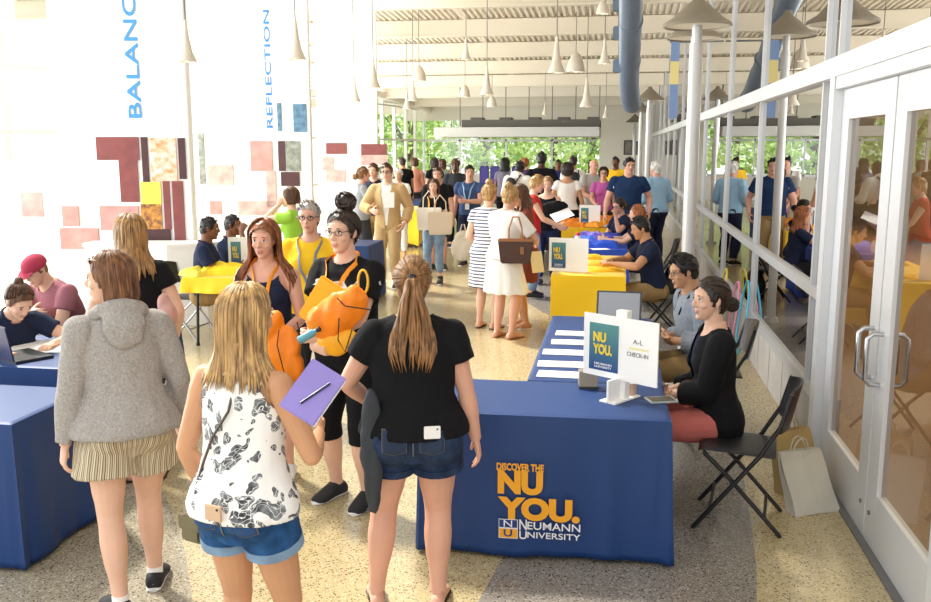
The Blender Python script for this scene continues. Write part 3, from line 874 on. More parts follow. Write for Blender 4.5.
# ------------------------------------------------------------------ ceiling
def zc(y): return 6.05-.056*y
mb = MB(); X0, X1 = -12.3, WX+.1; nr_ = 0
def deck(x0, x1, y0, y1):
    p = .135; x = x0; i = 0; pts = []
    while x < x1:
        pts += [(x, 0), (x+p*.40, 0), (x+p*.52, .055), (x+p*.88, .055)]; x += p
    vs = []; fs = []
    for (a, dz) in pts: vs += [(a, y0, zc(y0)+dz), (a, y1, zc(y1)+dz)]
    for k in range(len(pts)-1): fs.append((2*k, 2*k+1, 2*k+3, 2*k+2))
    mb.add(vs, fs)
deck(-3.4, WX+.1, 1, 38.2); deck(-12.3, -3.4, 17.3, 38.2)

struct(mb.build('ceiling', DECK, fix=False), 'off-white corrugated metal ceiling deck')
for i in range(12):
    y = 5.6+3.0*i
    x0 = -3.4 if y < 17.3 else -12.3
    m_ = MB(); z = zc(y)
    m_.box((x0,y-.10,z-.38),(WX,y+.10,z-.34)); m_.box((x0,y-.07,z-.35),(WX,y+.07,z-.02))
    struct(m_.build('ceiling_beam', BEAMM), 'cream steel beam crossing the ceiling')
# ------------------------------------------------------------------ right wall: plinth, frames, panes, doors
mb = MB(); mb.box((WX,6.06,0),(WX+.14,38,.44))
struct(mb.build('wall_right', mat('grey_block', lambda n, L, tc: (lambda t: (L.new(tc.outputs['Object'], t.inputs['Vector']), t.inputs.__getitem__('Scale').__setattr__('default_value', 1), t.outputs[0])[-1])(n.new('ShaderNodeTexNoise')), .8) if False else mat('grey_block', '#b9b3ab', .75, var=.12, vscale=5, bump=.1, bscale=60)), 'grey stone plinth below the glass wall')
mb = MB()
y = 6.75
while y < 38:
    mb.box((WX-.002,y-.004,.0),(WX+.004,y+.004,.44)); y += .62
struct(mb.build('trim_plinth', mat('joint', '#8b857d', .8)))
MY = [6.06, 6.44, 9.17, 11.8, 14.9, 17.6, 20.3, 23, 25.7, 28.4, 31.1, 33.8, 36.5, 38]
def pane(n_, y0, y1, z0, z1, top=None):
    fr = MB(); t = .020
    z1b = z1 if top is None else top
    fr.box((WX-.018,y0-t,z0),(WX+.03,y0+t,max(z1, z1b)))
    fr.box((WX-.02,y0,z0-.045),(WX+.03,y1,z0+.03))
    f = struct(fr.build('window_%d' % n_, ALU))
    g = MB().add([(WX+.012,y0+t,z0+.03),(WX+.012,y1-t,z0+.03),(WX+.012,y1-t,(z1 if top is None else zc(y1))-.02),(WX+.012,y0+t,z1b-.02)], [(0,1,2,3)])
    g.build('pane', GLASS_IN, f, fix=False)
    return f
n_ = 0
for a, b in zip(MY, MY[1:]):
    for z0, z1 in ((.45, 1.12), (1.12, 2.55)):
        n_ += 1; pane(n_, a, b, z0, z1)
    n_ += 1; pane(n_, a, b, 2.55, zc(b), zc(a))
n_ += 1; pane(n_, 3.2, 6.06, 2.55, zc(6.06), zc(3.2))
n_ += 1; pane(n_, .5, 3.2, 2.55, zc(3.2), zc(.5))
# header rail above the doors and jambs
mb = MB(); mb.box((WX-.05,.5,2.50),(WX+.09,38,2.62)); mb.box((WX-.048,5.98,0),(WX+.08,6.10,2.499)); mb.box((WX-.048,3.60,0),(WX+.08,3.73,2.499))
mb.box((WX-.04,3.1,2.425),(WX+.07,5.97,2.499))
struct(mb.build('trim_header', mat('white_aluminium', '#d9dadc', .35, metal=.15, spec=.6)), 'pale metal rail over the doors')
def door(k, y0, y1, hinge):
    WA = mat('white_aluminium', '#d9dadc', .35)
    d = struct(thing('door_%d' % k, 'pale metal framed glass door', 'door', (WX+.01, y0, .012)))
    del d['category']
    w = y1-y0; m_ = MB(); T = .045; st = .17
    m_.box((0,0,0),(T,st,2.41)); m_.box((0,w-st,0),(T,w,2.41)); m_.box((0,st,0),(T,w-st,.30)); m_.box((0,st,2.23),(T,w-st,2.41))
    m_.build('door_frame', WA, d, bevel=.002)
    m_ = MB()
    for a, b in (((-.004,st-.006,.29),(T+.004,st,2.24)),((-.004,w-st,.29),(T+.004,w-st+.006,2.24)),((-.004,st,.29),(T+.004,w-st,.305)),((-.004,st,2.225),(T+.004,w-st,2.24))): m_.box(a, b)
    m_.build('gasket', ALU, d) if False else None
    MB().add([(.022,st,.3),(.022,w-st,.3),(.022,w-st,2.23),(.022,st,2.23)], [(3,2,1,0)]).build('pane', GLASS_DOOR, d, fix=False)
    hy = .075 if hinge == 'far' else w-.075
    h = MB(); pts = [(0,hy,.86),(-.05,hy,.86),(-.075,hy,.885),(-.075,hy,1.10),(-.05,hy,1.125),(0,hy,1.125)]
    h.tube(pts, .0125, 12); h.build('handle', STEEL, d, True)
    h = MB(); h.tube([(T,hy,.86),(T+.05,hy,.86),(T+.075,hy,.885),(T+.075,hy,1.10),(T+.05,hy,1.125),(T,hy,1.125)], .0125, 12); h.build('handle', STEEL, d, True)
    h = MB(); h.cyl((-.002,hy+(.0),.17),(-.008,hy,.17), .012); h.build('keyhole', ALUD, d, True)
    return d
door(1, 4.88, 5.98, 'far'); door(2, 3.74, 4.86, 'near')
struct(MB().box((WX-.03,3.6,0),(WX+.09,6.06,.012)).build('trim_threshold', ALUD))
# ------------------------------------------------------------------ far end
FY = 38
mb = MB(); mb.box((-12.4,FY,0),(-.75,FY+.2,.95)); mb.box((-.75,FY,0),(WX+.3,FY+.2,4.2)); mb.box((-8.9,FY,3.2),(-.75,FY+.2,4.2))
struct(mb.build('wall_far', mat('wall_white', '#e4e0d6', .7)), 'off-white end wall')
fx = [-8.1, -6.55, -4.6, -2.7, -.84]
for i, (a, b) in enumerate(zip(fx, fx[1:])):
    fr = MB(); fr.box((a-.04,FY-.05,.95),(a+.04,FY+.1,3.2)); fr.box((a,FY-.05,2.34),(b,FY+.1,2.42)); fr.box((a,FY-.05,.95),(b,FY+.1,1.03))
    n_ += 1; f = struct(fr.build('window_%d' % n_, ALU))
    MB().add([(a,FY,.95),(b,FY,.95),(b,FY,3.2),(a,FY,3.2)], [(0,1,2,3)]).build('pane', GLASS_OUT, f, fix=False)
# left glazed wall, curving in towards the far end
LP = [(-12.3,-2),(-12.3,3),(-12.2,8),(-12.0,12),(-11.6,16),(-11.0,20),(-10.2,24),(-9.5,27),(-9.0,30),(-8.6,33),(-8.3,35.5),(-8.1,38)]
for i, (a, b) in enumerate(zip(LP, LP[1:])):
    a = V((*a, 0)); b = V((*b, 0)); d = (b-a); L_ = d.length; d.normalize(); rz = math.atan2(d.y, d.x)
    n_ += 1; zt = 6.2 if a.y < 17 else zc(b.y)-.25
    fr = MB()
    for s_ in (0, L_/2): fr.box((s_-.035,-.06,0),(s_+.035,.06,zt))
    for z in (.0, .9, 2.35, 3.6, zt-.08): fr.box((0,-.05,z),(L_,.05,z+.07))
    f = struct(fr.build('window_%d' % n_, mat('white_frame', '#e9e9e6', .5))); f.location = a; f.rotation_euler = (0,0,rz)
    MB().add([(0,0,.05),(L_,0,.05),(L_,0,zt),(0,0,zt)], [(0,1,2,3)]).build('pane', GLASS_OUT, f, fix=False)
mb = MB()
for a, b in zip(LP[5:], LP[6:]): mb.tube([(a[0]+.25,a[1],zc(a[1])-.30),(b[0]+.25,b[1],zc(b[1])-.30)], .12, 10)
struct(mb.build('trim_eaves', WHITE, smooth=True))
# white steel framing of the open glass roof over the left side
mb = MB()
for y in (2, 6, 10, 14, 17.3): mb.box((-12.3,y-.06,6.1),(-3.4,y+.06,6.3))
for x in (-12.3, -9.3, -6.3, -3.4): mb.box((x-.05,-2,6.12),(x+.05,17.3,6.28))
struct(mb.build('ceiling_roof_frame', WHITE), 'white steel frame of the glass roof')
# soffit hanging in front of the end windows
t = thing('suspended_canopy', 'long pale suspended canopy hanging before the far windows', 'canopy', (0,0,0))
a = AT(436, 127, 32); b = AT(600, 137, 32)
MB().box((a.x,a.y-.4,b.z),(b.x,b.y+1.6,a.z-.02)).build('fascia', mat('canopy_grey', '#c4c4c0', .5), t, bevel=.01)
m_ = MB(); m_.box((a.x+.9,a.y,a.z),(b.x,b.y+1.4,a.z+.24))
for i in range(7): m_.tube([(a.x+.8+i*.8,a.y+.3,a.z+.05),(a.x+.8+i*.8,a.y+.3,zc(a.y)+.02)], .015, 6)
for i in range(5): m_.box((a.x+1.2+i*1.0,a.y+.1,a.z+.1),(a.x+1.6+i*1.0,a.y+.9,a.z+.32))
m_.build('equipment', mat('dark_equipment', '#5f5b54', .7), t)
# ------------------------------------------------------------------ trees outside
def tree(x, y, h, r, seed, lab, c1, c2, group='trees beyond the end windows'):
    rnd = random.Random(seed); t = thing('tree', lab, 'tree', (x, y, -.05), 0, group)
    tr = MB(); tr.tube([(0,0,0),(rnd.uniform(-.2,.2),0,h*.3),(rnd.uniform(-.4,.4),.2,h*.7)], .2, 8, rr=[.22,.16,.07])
    for k in range(5):
        a = rnd.uniform(0,6.3); tr.tube([(0,0,h*.3),(math.cos(a)*r*.7,math.sin(a)*r*.7,h*.62)], 0, 6, rr=[.09,.03])
    tr.build('trunk', mat('bark', '#5b4a36', .9), t, True)
    mb = MB()
    for k in range(1150):
        d = V((rnd.gauss(0,1),rnd.gauss(0,1),rnd.gauss(0,1))).normalized()*(.55+.45*rnd.random()**.5)
        c = V((d.x*r,d.y*r,h*.52+d.z*h*.48)); c += V((MN.noise(c*.8),MN.noise(c*.8+V((9,0,0))),0))*.9
        u = V((rnd.gauss(0,1),rnd.gauss(0,1),rnd.gauss(0,1))).normalized(); v = u.orthogonal().normalized(); s = rnd.uniform(.10,.24)
        mb.cur = rnd.randrange(2); mb.add([c-u*s,c-v*s*.6,c+u*s,c+v*s*.6], [(0,1,2,3)])
    o = mb.build('foliage', [mat('leaf_'+c1, c1, .6, spec=.3), mat('leaf_'+c2, c2, .6, spec=.3)], t, fix=False); o['kind'] = 'stuff'
for i, (px, D, h, r) in enumerate([(372,52,6.5,2.2),(412,47,6,2.0),(448,52,7,2.0),(486,47,6.5,1.9),(520,54,7,1.9),(553,48,6.5,1.7),(590,53,7,2.1),(612,47,6.5,.9),(430,64,9,2.6),(505,64,9,2.6),(574,66,9,2.6)]):
    x, y = XY(px, D)
    tree(x, y, h, r, i, 'leafy green tree seen through the far end windows', ('#b3d166','#c8de84','#a4c470')[i%3], ('#7fa544','#93b858','#dbe9a0')[i%3])
# ------------------------------------------------------------------ tables
BLUE = '#1d4f9e'
CLOTHB = mat('blue_cloth', '#0a356d', .55, bump=.05, bscale=300)
CLOTHY = mat('yellow_cloth', '#f4c400', .7, sheen=.2)
BLK = mat('black_metal', '#17171a', .4, spec=.5)
BLKP = mat('black_plastic', '#232327', .5)
PAPER = mat('white_paper', '#f2f0ec', .8)
def cloth_table(label, x0, x1, y0, y1, m, z=.75, fit=False, drop=.02, seed=1, legs=True):
    t = thing('table', label, 'table', ((x0+x1)/2, (y0+y1)/2, 0))
    hx = (x1-x0)/2; hy = (y1-y0)/2; rnd = random.Random(seed)
    # perimeter
    per = []; r = .015; step = .02
    def side(a, b):
        n = max(2, int((V(b)-V(a)).length/step))
        return [(a[0]+(b[0]-a[0])*i/n, a[1]+(b[1]-a[1])*i/n) for i in range(n)]
    cs = [(-hx,-hy),(hx,-hy),(hx,hy),(-hx,hy)]; nm = [(0,-1),(1,0),(0,1),(-1,0)]
    P = []; N = []; U = []
    for i in range(4):
        pts = side(cs[i], cs[(i+1)%4]); L_ = len(pts)
        for j, p in enumerate(pts):
            P.append(p); u = j/L_; U.append((u, L_*step))
            c = V((*nm[i],)) if len(nm[i]) == 2 else 0
            w_ = math.exp(-(j*step/.05)); w2 = math.exp(-((L_-j)*step/.05))
            a = V((nm[i][0], nm[i][1])); b = V((nm[i-1][0], nm[i-1][1])); d = V((nm[(i+1)%4][0], nm[(i+1)%4][1]))
            N.append(a+b*w_+d*w2)
    rows = []; K = 22; n = len(P)
    for k in range(K+1):
        q = k/K; zz = z-(z-drop)*q; row = []
        for (px_, py_), nn, (u, L_) in zip(P, N, U):
            if fit:
                amt = -.05*math.sin(q*PI)*math.sin(u*PI)
                foot = .0
                zf = zz+(.16*math.sin(u*PI)**.7 if True else 0)*q*.45
                row.append((px_+nn.x*amt, py_+nn.y*amt, zf))
            else:
                s_ = u*L_
                wv = MN.noise(V((s_*3.2, seed*5.1+nn.x*3, nn.y*3)))*.045+MN.noise(V((s_*8, seed*2.0+nn.y*3, 2+nn.x*3+q)))*.018
                ed = math.exp(-s_/.10)+math.exp(-(L_-s_)/.10)
                amt = .004+q**.8*(.015+max(-.012, wv)+.022*ed)
                zr = zz+q*max(0, .02*MN.noise(V((s_*4, seed, 1))))
                row.append((px_+nn.x*amt, py_+nn.y*amt, zr))
        rows.append(row)
    mb = MB(); vs = [p for r_ in rows for p in r_]; fs = []
    for k in range(K):
        for i in range(n):
            j = (i+1)%n; fs.append((k*n+i, (k+1)*n+i, (k+1)*n+j, k*n+j))
    # slightly rounded table edge and top
    ins = [(p[0]*(1-.01/hx), p[1]*(1-.01/hy), z+.006) for p in P]
    b = len(vs); vs += ins
    for i in range(n):
        j = (i+1)%n; fs.append((i, j, b+j, b+i))
    b2 = len(vs); vs += [(p[0]*(1-.03/hx), p[1]*(1-.03/hy), z+.006) for p in P]
    for i in range(n): fs.append((b+i, b+(i+1)%n, b2+(i+1)%n, b2+i))
    fs.append(tuple(range(b2, b2+n)))
    mb.add(vs, fs)
    cl = mb.build('tablecloth', m, t, True, fix=False)
    sd = cl.modifiers.new('thickness', 'SOLIDIFY'); sd.thickness = .003; sd.offset = -1
    tp = MB().box((-hx+.01,-hy+.01,z-.035),(hx-.01,hy-.01,z-.004)); tp.build('tabletop', mat('grey_laminate', '#b5b2ac', .5), t, bevel=.004)
    if legs:
        for sx in (-1, 1):
            for sy in (-1, 1):
                g = MB(); g.cyl((sx*(hx-.10), sy*(hy-.07), .0), (sx*(hx-.12), sy*(hy-.09), z-.04), .016, n=10); g.cyl((sx*(hx-.10), sy*(hy-.07), 0), (sx*(hx-.10), sy*(hy-.07), .03), .022, n=10)
                g.build('leg', BLK, t, True)
    return t
TZ = .757
t1 = cloth_table('blue clothed check-in table with the university lettering on its front', -.96, .285, 4.36, 5.03, CLOTHB, seed=3)
t2 = cloth_table('blue clothed table with rows of white papers, running back from the check-in front', -.475, .285, 5.06, 7.10, CLOTHB, seed=5)
# lettering on the front
GOLD = mat('gold_print', '#eda51c', .6); WPR = mat('white_print', '#e8e8ea', .6); BPR = mat('blue_print', '#173a7a', .7)
def on_front(me, px, py, name, m, off=.0, ly=4.325, mats=None):
    """lettering lying on the front skirt, lower left corner at this pixel"""
    d = AT(px, py, 4.5)-V((0,0,CAM_H)); t = ly/d.y; p = V((0,0,CAM_H))+d*t
    me.transform(M.Rotation(PI/2, 4, 'X'))
    o = link(name, me, m, t1, False); o.location = p-t1.location-V((0,off,0))
    return o
def pxw(px0, px1, py, ly=4.325):
    a = AT(px0, py, 4.5)-V((0,0,CAM_H)); b = AT(px1, py, 4.5)-V((0,0,CAM_H)); return b.x*ly/b.y-a.x*ly/a.y
def pxh(px, py0, py1, ly=4.325):
    a = AT(px, py0, 4.5)-V((0,0,CAM_H)); b = AT(px, py1, 4.5)-V((0,0,CAM_H)); return a.z*ly/a.y-b.z*ly/b.y
LY = 4.30
def letter(txt, x0, x1, y0, y1, m, off=.03, name='lettering'):
    me = fit_text(txt, pxw(x0, x1, y1, LY), pxh(x0, y0, y1, LY), off); on_front(me, x0, y1, name, m, 0, LY)
letter('DISCOVER THE', 495, 542, 462, 469.5, GOLD, .04)
letter('NU', 496, 541, 469, 493, GOLD, .06); letter('YOU.', 496, 578, 495.5, 518.5, GOLD, .06)
letter('N', 517.5, 525, 519, 529.5, WPR, .01); letter('EUMANN', 525.5, 578.5, 521.5, 529, WPR, .008)
letter('U', 517.5, 525, 530.5, 538.5, WPR, .01); letter('NIVERSITY', 525.5, 578.5, 531.5, 537.5, WPR, .008)
def patch(x0, x1, y0, y1, m, name, d=.0):
    w_, h_ = pxw(x0, x1, y1, LY), pxh(x0, y0, y1, LY); mm = MB().box((0,0,0),(w_,h_,.002)).mesh(); on_front(mm, x0, y1, name, m, d, LY)
patch(497, 516, 518, 537, WPR, 'logo_square', 0); patch(497.6, 515.4, 518.6, 526.2, BPR, 'logo_field', .001); patch(497.6, 515.4, 527.5, 536.4, GOLD, 'logo_field', .001)
letter('N', 502, 510.5, 519.3, 525.8, WPR, .0, 'logo_letter'); letter('U', 502, 510.5, 528.3, 535.5, BPR, .02, 'logo_letter')
for o_ in t1.children:
    if o_.name.startswith('logo_letter'): o_.location.y -= .003

# yellow fitted tables and the ones behind
ty1 = cloth_table('yellow fitted-cloth table where the young man in navy sits', -.66, .12, 9.45, 11.3, CLOTHY, fit=True, seed=7)
ty2 = cloth_table('blue clothed table heaped with blue and purple cloths behind the yellow table', -.62, .16, 12.0, 13.9, mat('royal_cloth', '#1746b8', .7), seed=8)
ty3 = cloth_table('yellow clothed table covered with orange items further down the row', -.9, .0, 15.2, 17.6, CLOTHY, fit=True, seed=9)
ty4 = cloth_table('far blue table at the back of the row on the right', -1.1, -.3, 19.2, 21.2, CLOTHB, seed=10)
tl1 = cloth_table('blue clothed table at the near left edge', -4.3, -2.86, 3.80, 4.46, CLOTHB, seed=11)
tl2 = cloth_table('blue clothed table with a large white sheet beside the grey hoodie', -4.05, -3.25, 4.86, 6.3, CLOTHB, seed=12)
x, y = XY(225, 9.6); tl3 = cloth_table('yellow clothed table before the two seated youths in navy', x-.3, x+.5, y-.3, y+.4, CLOTHY, z=.74, drop=.58, seed=13)
x, y = XY(366, 12.4); tl4 = cloth_table('blue clothed table left of the man in the tan suit', x-.35, x+.15, y-.4, y+.4, CLOTHB, z=.78, seed=14)
x, y = XY(410, 19.5); tl5 = cloth_table('yellow fitted table right of the man in the tan suit', x-.25, x+.30, y-.5, y+.9, CLOTHY, z=.78, fit=True, seed=15)
x, y = XY(420, 22.5); tl6 = cloth_table('far blue table behind the woman with the tote', x-.35, x+.5, y-.5, y+.9, CLOTHB, z=.78, seed=16)

# ------------------------------------------------------------------ folding chairs
def chair(label, x, y, rz, pad='#202024', frame=BLK, group=None):
    t = thing('folding_chair', label, 'chair', (x, y, 0), rz, group)
    pm = mat('chair_plastic'+pad, pad, .4)
    s_ = MB(); rows = [(-.20,.435,.185),(-.17,.44,.20),(0,.448,.205),(.15,.45,.20),(.19,.445,.185),(.205,.43,.17)]
    s_.loft([(V((0,y_,z_)), V((1,0,0)), V((0,0,1)), w_, .016) for y_, z_, w_ in rows], 20)
    s_.build('seat', pm, t, True)
    bk = MB(); n = 10
    vs = []
    for k, (z_, w_) in enumerate(((.575,.19),(.60,.208),(.72,.21),(.80,.20),(.83,.17))):
        for i in range(n+1):
            u = -1+2*i/n; vs.append((u*w_, -.215-(z_-.62)*.22-.045*(1-u*u), z_-(.0 if k < 4 else .02*u*u)))
    vs2 = [(a, b-.014, c) for a, b, c in vs]; N_ = len(vs); fs = []
    for k in range(4):
        for i in range(n):
            a = k*(n+1)+i; fs += [(a, a+1, a+n+2, a+n+1), (N_+a+n+1, N_+a+n+2, N_+a+1, N_+a)]
    per = [i for i in range(n+1)]+[k*(n+1)+n for k in range(1, 5)]+[4*(n+1)+i for i in range(n-1, -1, -1)]+[k*(n+1) for k in range(3, 0, -1)]
    for i, a in enumerate(per): b = per[(i+1)%len(per)]; fs.append((b, a, N_+a, N_+b))
    bk.add(vs+vs2, fs); bk.build('backrest', pm, t, True)
    for sx in (-1, 1):
        X_ = sx*.215
        g = MB(); g.tube([(X_,-.262,.80),(X_,-.215,.62),(X_,-.12,.45),(X_,.20,.02),(X_,.215,.0)], .0125, 8); g.build('front_leg', frame, t, True)
        X2 = sx*.19
        g = MB(); g.tube([(X2,.17,.43),(X2,.05,.32),(X2,-.23,.02),(X2,-.245,0)], .0125, 8); g.build('rear_leg', frame, t, True)
        g = MB(); g.cyl((X2-.03*sx+.0,.02,.285),(X_+.01*sx,.02,.285), .008, n=8); g.build('rivet', frame, t, True)
    for nm, a, b in (('crossbar',(-.215,.13,.12),(.215,.13,.12)),('crossbar',(-.19,-.16,.095),(.19,-.16,.095)),('crossbar',(-.19,.17,.43),(.19,.17,.43))):
        g = MB(); g.cyl(a, b, .009, n=8); g.build(nm, frame, t, True)
    return t
# ------------------------------------------------------------------ check-in board with its post
def poster_board(label, c, rz, w, h, post, main=True, tilt=0):
    t = thing('sign_board', label, 'sign', c, rz)
    m_ = MB(); m_.box((-w/2,-.004,0),(w/2,.004,h)); b = m_.build('board', PAPER, t)
    px0, px1 = (-w/2+.04, -w/2+.04+w*.40) if main else (-w/2+.03, -w/2+.03+w*.36)
    po = ramp_mat('poster_gradient', lambda n, L, tc: (lambda s, r: (L.new(tc.outputs['Generated'], s.inputs[0]), L.new(s.outputs[2], r.inputs[0]), [setattr(r.color_ramp.elements[i], 'color', (*lin(c_), 1)) for i, c_ in enumerate(('#16407c', '#4f8a86'))], r.outputs[0])[-1])(n.new('ShaderNodeSeparateXYZ'), n.new('ShaderNodeValToRGB')), .5)
    p = MB().box((px0,-.007,h*.10),(px1,-.0042,h*.86)).build('poster', po, b)
    YT = mat('yellow_print', '#e8c93e', .6)
    pw_ = px1-px0
    for tx, z0, z1 in (('NU', .56, .72), ('YOU.', .36, .53)):
        me = fit_text(tx, pw_*(.45 if tx == 'NU' else .66), h*(z1-z0), .05, .0008); me.transform(M.Rotation(PI/2, 4, 'X'))
        o = link('lettering', me, YT, b, False); o.location = (px0+pw_*.14, -.0085, h*z0)
    for k_ in range(2):
        me = fit_text(('NEUMANN', 'UNIVERSITY')[k_], pw_*.6, h*.035, .01, .0005); me.transform(M.Rotation(PI/2, 4, 'X'))
        o = link('lettering', me, WPR, b, False); o.location = (px0+pw_*.2, -.0085, h*(.19-.05*k_))
    if main:
        tx0 = px1+w*.10
        for tx, z0, wd, hh, m2 in (('A-L', .62, .06, .06, mat('grey_ink', '#77797f', .7)), ('CHECK-IN', .42, .13, .055, mat('grey_ink', '#77797f', .7))):
            me = fit_text(tx, wd, h*hh*1.25, .006, .0005); me.transform(M.Rotation(PI/2, 4, 'X'))
            o = link('lettering', me, m2, b, False); o.location = (px1+(w/2-px1)/2-wd/2, -.0055, h*z0)
        me = MB().box((0,0,0),(.12,.0006,h*.035)).mesh()
        o = link('print_line', me, mat('pale_yellow_ink', '#e6dfa6', .7), b, False); o.location = (px1+(w/2-px1)/2-.055, -.0055, h*.53)
    if post:
        MB().box((-.035,.006,-post),(.035,.05,h+.035)).build('post', PAPER, t, bevel=.002)
        MB().box((-.05,-.10,-post),(.05,.13,-post+.008)).build('foot', PAPER, t)
        MB().box((-.006,-.10,-post),(.006,.0,-post+.12)).build('fin', PAPER, t)
    else:
        for sx in (-.7, .7): MB().box((sx*w/2-.03,.0,-.002),(sx*w/2+.03,.12,.002)).build('foot', PAPER, t)
    return t
a = AT(583.5, 372.5, 4.80); b = AT(657, 388, 4.47); c = (a+b)/2
rz = math.atan2(b.y-a.y, b.x-a.x); w_ = (V((b.x,b.y))-V((a.x,a.y))).length
sb = poster_board('large white check-in board with a blue poster on a post at the table corner', (c.x, c.y, (a.z+b.z)/2), rz, w_, .335, (a.z+b.z)/2-TZ)
a = AT(549, 263, 9.75); b = AT(588, 265.5, 9.6); c = (a+b)/2
sb2 = poster_board('white board with a small blue poster on the yellow table', (c.x, c.y, TZ), math.atan2(b.y-a.y, b.x-a.x), (b-a).length, .36, 0, False)
c = AT(590, 205, 15.4); poster_board('white board with a dark blue poster further down the table row', (c.x, c.y, TZ), R(-10), .36, .36, 0, False)
c = AT(242, 250, 9.9); poster_board('white framed poster standing on the yellow table at the left', (c.x, c.y, .747), R(12), .30, .36, 0, False)

# papers in a row on the lengthwise table
for i, (x0, y0, w0) in enumerate([(536,376,50),(537,366,50),(542,354,46),(551,344,40),(555,335,38)]):
    p = AT(x0, y0, 5); d = p-V((0,0,CAM_H)); t_ = (TZ+.004-CAM_H)/d.z; p = V((0,0,CAM_H))+d*t_
    o = MB().box((0,0,0),(.30 if i < 2 else .28,.15,.003+.001*i)).build('paper_stack', PAPER); o.location = (p.x, p.y, TZ+.0005); o.rotation_euler = (0,0,R((-2,1,0,2,-1)[i]))
    tag(o, ['nearest strip of white forms on the blue table beside the sign', 'second nearest strip of white forms on the blue table', 'middle strip of white forms on the blue table', 'fourth strip of white forms counting from the near end', 'farthest strip of white forms on the blue table'][i], 'papers', 'white forms laid out in rows')
# laptops
def laptop(label, x, y, z, rz, scr='#8f949c', back='#3a3d44', ang=105):
    t = thing('laptop', label, 'laptop', (x, y, z), rz)
    MB().box((-.17,-.12,.001),(.17,.12,.018)).build('base', mat('laptop_dark', '#2b2d31', .4), t, bevel=.003)
    l = MB().box((-.17,0,0),(.17,.009,.225)).build('lid', mat('lid'+back, back, .4), t, bevel=.003); l.location = (0,.122,.018); l.rotation_euler = (R(90-ang),0,0)
    s_ = MB().box((-.155,-.002,.012),(.155,0,.212)).build('screen', mat('screen'+scr, scr, .25), l)
    k = MB()
    for i in range(12):
        for j in range(4): k.box((-.15+i*.0252,-.02+j*.026,.018),(-.13+i*.0252,0+j*.026,.020))
    k.build('keyboard', BLKP, t)
    return t
x, y = XY(618, 6.75, 1.0); laptop('open laptop with a grey screen on the blue table before the seated man', x+.0, y-.1, TZ, R(-4)+PI*0, '#a3a6ad')
p = AT(3, 362, 5.25); laptop('open navy laptop at the left edge of the frame', -3.70, 5.08, TZ, PI+R(-30), '#c7cbd2', '#16224e', 100)
x, y = XY(668, 4.75, .76)
o = thing('tablet', 'dark tablet lying at the right end of the check-in table', 'tablet', (.26, 4.72, TZ), R(20))
MB().box((-.075,-.055,.001),(.075,.055,.01)).build('case', mat('tablet_case', '#9fa4a4', .4), o, bevel=.002); MB().box((-.065,-.045,.0101),(.065,.045,.0112)).build('screen', mat('tablet_screen', '#3c3a2c', .2), o)
o = thing('card_box', 'grey box standing behind the check-in board', 'box', (-.13, 4.93, TZ), R(8))
MB().box((-.05,-.04,0),(.05,.04,.10)).build('body', mat('taupe_box', '#8e8576', .7), o, bevel=.003); MB().box((-.052,-.042,0),(.052,.042,.014)).build('base', BLKP, o)
o = thing('paper_cup', 'small pale tub beside the sign post', 'cup', (.10, 4.80, TZ)); g = MB(); g.cyl((0,0,0),(0,0,.075),.032,.038,20); g.build('body', mat('blush_tub', '#cfae9f', .6), o, True); g = MB(); g.tube([(.040*math.cos(a),.040*math.sin(a),.075) for a in [R(30*i) for i in range(13)]], .003, 6); g.build('rim', PAPER, o, True)

# items on the left tables
g = MB(); n = 14
vs = []
for i in range(n+1):
    for j in range(n+1):
        u = i/n; v = j/n; vs.append(((u-.5)*.62, (v-.5)*.42, .004+.006*max(0, MN.noise(V((u*3, v*3, 1))))))
g.add(vs, [(i*(n+1)+j, (i+1)*(n+1)+j, (i+1)*(n+1)+j+1, i*(n+1)+j+1) for i in range(n) for j in range(n)])
p = AT(68, 352, 5.55); o = g.build('paper_sheet', PAPER, None, True, fix=False); o.location = (-3.66, 5.42, TZ); o.rotation_euler = (0,0,R(18)); tag(o, 'wide white sheet of paper the seated woman writes on', 'paper')
o = thing('smartphone', 'blue phone lying near the far edge of the left table', 'phone', (-3.52, 6.05, TZ), R(70)); MB().box((-.035,-.075,0),(.035,.075,.009)).build('case', mat('blue_case', '#2a62b8', .4), o, bevel=.003); MB().box((-.031,-.068,.009),(.031,.068,.0098)).build('screen', mat('phone_glass', '#6f86ad', .1), o)
o = thing('pen', 'slim dark pen in the writing hand over the white sheet', 'pen', (-3.55, 5.5, TZ+.02)); g = MB(); g.cyl((0,0,0),(-.05,.03,.12),.004,n=8); g.build('barrel', BLKP, o, True)

# heaps on the row of tables: folded cloths, lanyards, flyers
def folded(label, cat, x, y, z, rz, s, col, name='folded_bag', seed=1, wr=.02, layers=1):
    mb = MB(); n = 16; vs = []
    for i in range(n+1):
        for j in range(n+1):
            u = i/n*2-1; v = j/n*2-1; ed = (1-u**6)*(1-v**6)
            vs.append((u*s[0]/2*(1+.06*MN.noise(V((v*2, seed, 0)))), v*s[1]/2*(1+.06*MN.noise(V((u*2, seed, 5)))), s[2]*ed**.4*(.75+.5*MN.noise(V((u*2.2, v*2.2, seed*3.3)))+.2*MN.noise(V((u*6, v*6, seed)))) if ed > 0 else 0))
    mb.add(vs, [(i*(n+1)+j, (i+1)*(n+1)+j, (i+1)*(n+1)+j+1, i*(n+1)+j+1) for i in range(n) for j in range(n)])
    b = len(mb.v); per = [i*(n+1) for i in range(n+1)]+[n*(n+1)+j for j in range(1, n+1)]+[i*(n+1)+n for i in range(n-1, -1, -1)]+[j for j in range(n-1, 0, -1)]
    mb.f.append(tuple(reversed(per))); mb.m.append(0)
    o = mb.build(name, mat('fold'+col, col, .75), None, True); o.location = (x, y, z); o.rotation_euler = (0, 0, rz)
    return tag(o, label, cat)
